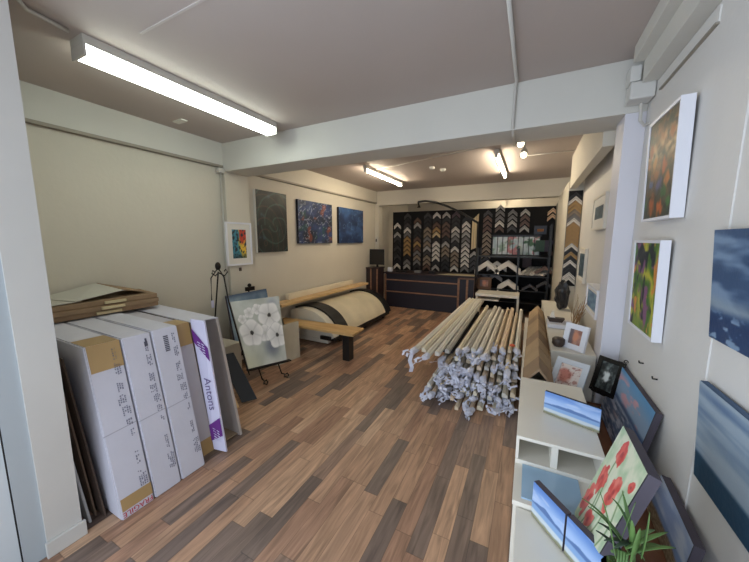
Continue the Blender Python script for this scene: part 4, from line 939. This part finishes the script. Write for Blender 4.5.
# dark bag / sculpture and dried twigs
t = thing('dark_bag', 'crumpled black plastic bag on the far end of the cream-topped cabinet', 'bag', (.40, 4.3, .75))
bm = bm_(); q = bmesh.ops.create_icosphere(bm, subdivisions=3, radius=1)
for v in q['verts']:
    s = .8+.5*abs(noise.noise(v.co*2.2)); v.co = Vector((v.co.x*.085*s+.39, v.co.y*.1*s+4.35, max(.752, v.co.z*.2*s+.92)))
link('bag', bm, mat('black_plastic', (34, 33, 36), .3), t)
t = thing('dried_twigs', 'bunch of dried brown twigs standing by the wall behind the portrait', 'twigs', (.53, 3.6, .75))
for k in range(16):
    r_ = random.Random(k); a = Vector((.44+r_.uniform(-.02, .02), 3.5+r_.uniform(-.06, .06), .76)); b = a+Vector((r_.uniform(-.03, .12), r_.uniform(-.12, .12), r_.uniform(.15, .36))); m_ = (a+b)/2+Vector((r_.uniform(-.02, .02), 0, 0)); b.x = min(b.x, .595)
    bm = bm_(); tube(bm, [a, m_, b], [.004, .003, .0015], 5); link('twig', bm, mat('twig_brown', (150, 118, 84), .8), t)
# plant in glass vase
t = thing('potted_plant', 'green strap-leaved plant in a clear glass vase in front of the poppy painting', 'plant', (.238, .80, .60))
v0 = Vector((.238, .80, .60))
glass = bpy.data.materials.new('clear_glass'); glass.use_nodes = True; gb = glass.node_tree.nodes['Principled BSDF']; gb.inputs['Transmission Weight'].default_value = 1; gb.inputs['Roughness'].default_value = .03; gb.inputs['Base Color'].default_value = (.93, .97, .95, 1)
bm = bm_(); tube(bm, [v0+Vector((0, 0, .002)), v0+Vector((0, 0, .03)), v0+Vector((0, 0, .16)), v0+Vector((0, 0, .24))], [.03, .036, .034, .042], 16, cap=False); link('vase', bm, glass, t, smooth=True)
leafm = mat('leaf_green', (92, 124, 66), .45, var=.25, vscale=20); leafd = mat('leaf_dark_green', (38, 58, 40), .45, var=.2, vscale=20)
tips = [(588, 506), (600, 492), (612, 498), (622, 490), (636, 502), (650, 512), (668, 532), (660, 545), (645, 560), (596, 530), (604, 540), (614, 548), (628, 560), (676, 548), (582, 498), (640, 528), (598, 522), (655, 530), (632, 520)]
st = v0+Vector((.005, .03, .27))
for i, (px, py) in enumerate(tips):
    r_ = random.Random(i+3); e = at(px, py, 1, .84+r_.uniform(-.05, .06)); e.z = max(e.z, .62); a = st+Vector((r_.uniform(-.02, .03), r_.uniform(-.02, .02), r_.uniform(-.03, .03)))
    mid = (a+e)/2+Vector((0, -.01, .02+r_.random()*.02)); side = (e-a).cross(Vector((0, 0, 1))); side = side.normalized() if side.length > 1e-4 else Vector((1, 0, 0))
    bm = bm_(); prev = None; NS = 8
    for k in range(NS+1):
        s = k/NS; p = a*(1-s)**2+mid*2*s*(1-s)+e*s*s; w_ = .0055*math.sin(math.pi*min(1, .12+s*.88))**.7 if k < NS else .0004
        row = (bm.verts.new(p-side*w_), bm.verts.new(p-Vector((0, 0, .002))), bm.verts.new(p+side*w_))
        if prev:
            bm.faces.new((prev[0], prev[1], row[1], row[0])); bm.faces.new((prev[1], prev[2], row[2], row[1]))
        prev = row
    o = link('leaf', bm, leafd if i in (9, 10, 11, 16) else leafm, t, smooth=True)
    sm = o.modifiers.new('s', 'SOLIDIFY'); sm.thickness = .001
for k in range(4):
    bm = bm_(); a = v0+Vector((.006*k-.01, .004*k, .01)); tube(bm, [a, (a+st)/2+Vector((0, .0, .02)), st+Vector((.006*k-.01, 0, 0))], .003, 6); link('stem', bm, leafm, t, smooth=True)

# ------------------------------------------------------------------ right wall pictures
def rq(x, ynear, yfar, zt, zb, leant=0.0):
    return [(x-leant, yfar, zt), (x-leant, ynear, zt), (x, ynear, zb), (x, yfar, zb)]
def boxframe(label, far_t, near_t, near_b, far_b, xf, fn, side):
    """deep white box frame: front corners by sight lines on plane x=xf"""
    a, b, c, d_ = (at(*far_t, 0, xf), at(*near_t, 0, xf), at(*near_b, 0, xf), at(*far_b, 0, xf))
    yf, yn = (a.y+d_.y)/2, (b.y+c.y)/2; zt, zb_ = (a.z+b.z)/2, (c.z+d_.z)/2; ly, lz = (b.y-c.y)/2, 0
    q = [Vector((xf-.006, yf, zt)), Vector((xf-.006, yn, zt)), Vector((xf+.006, yn, zb_)), Vector((xf+.006, yf, zb_))]
    return framed('box_framed_painting', label, q, XR-.004-xf-.006, fn, side, .014, n=80, recess=.006, cat='painting')
boxframe('upper deep white box frame with dark autumn flower painting on the right wall', (649, 127), (681, 97), (669, 219), (641, 221), .545, p_autumn, frame_white)
boxframe('lower deep white box frame with vivid green and purple swirl painting on the right wall', (632, 241), (656, 239.5), (655, 350), (630, 323), .555, p_vivid, frame_white)
a = at(715.5, 230, 0, .575); b_ = at(709, 336, 0, .585)
canvas('painting', 'upper stormy blue seascape canvas on the right wall at the frame edge', [(.572, 1.50, a.z), (.572, .75, a.z), (.584, .75, b_.z), (.584, 1.465, b_.z)], .02, p_storm, canvas_black, n=170)
a = at(701, 380, 0, .578); b_ = at(695, 475, 0, .585)
canvas('painting', 'lower pale blue misty sea canvas on the right wall with dark teal water band', [(.575, 1.455, a.z), (.575, .7, a.z), (.584, .7, b_.z), (.584, 1.425, b_.z)], .02, p_horizon, mat('blue_edge', (70, 96, 128), .7), n=90)
fw2 = mat('warm_white_frame', (214, 208, 196), .5)
def sidepic(label, y0, y1, zt, zb_, xf, fn, m, mw=.05):
    return framed('framed_picture', label, [Vector((xf, y1, zt)), Vector((xf, y0, zt)), Vector((xf, y0, zb_)), Vector((xf, y1, zb_))], XR-.003-xf, fn, m, .02, mw, mat('mat_white', (222, 218, 210), .8), n=24)
sidepic('small white frame with narrow dark print, highest on the right wall beyond the column', 3.35, 3.95, 2.02, 1.70, .56, p_darkstrip, fw2, .09)
sidepic('thin white frame on the right wall beyond the column, furthest and beside the samples', 4.25, 4.75, 1.50, 1.09, .57, p_darkstrip, fw2, .05)
sidepic('white frame with teal print low on the right wall just beyond the column', 2.95, 3.45, 1.20, .96, .50, p_teal, frame_white, .03)
for (px, py) in ((641, 363), (654.5, 379)):
    a = at(px, py, 0, XR-.012); bm = bm_(); tube(bm, [(XR-.001, a.y, a.z), (XR-.02, a.y, a.z), (XR-.022, a.y, a.z+.012)], .004, 6); tag(link('wall_hook', bm, iron), 'empty small dark wall hook below the box frames, %s one' % ('left' if px < 650 else 'right'), 'hook')
# sample column on the pier
seq = 'KWOOTGWOOOOOWKOKWKKWW'
t = thing('sample_strip', 'narrow black backing strip on the pier beside the display board', 'display strip', (.515, 5.11, .9))
bm = bm_(); box(bm, (.437, 5.105, .95), (.60, 5.118, 2.27)); link('backing', bm, blackm, t)
for i, k in enumerate(seq):
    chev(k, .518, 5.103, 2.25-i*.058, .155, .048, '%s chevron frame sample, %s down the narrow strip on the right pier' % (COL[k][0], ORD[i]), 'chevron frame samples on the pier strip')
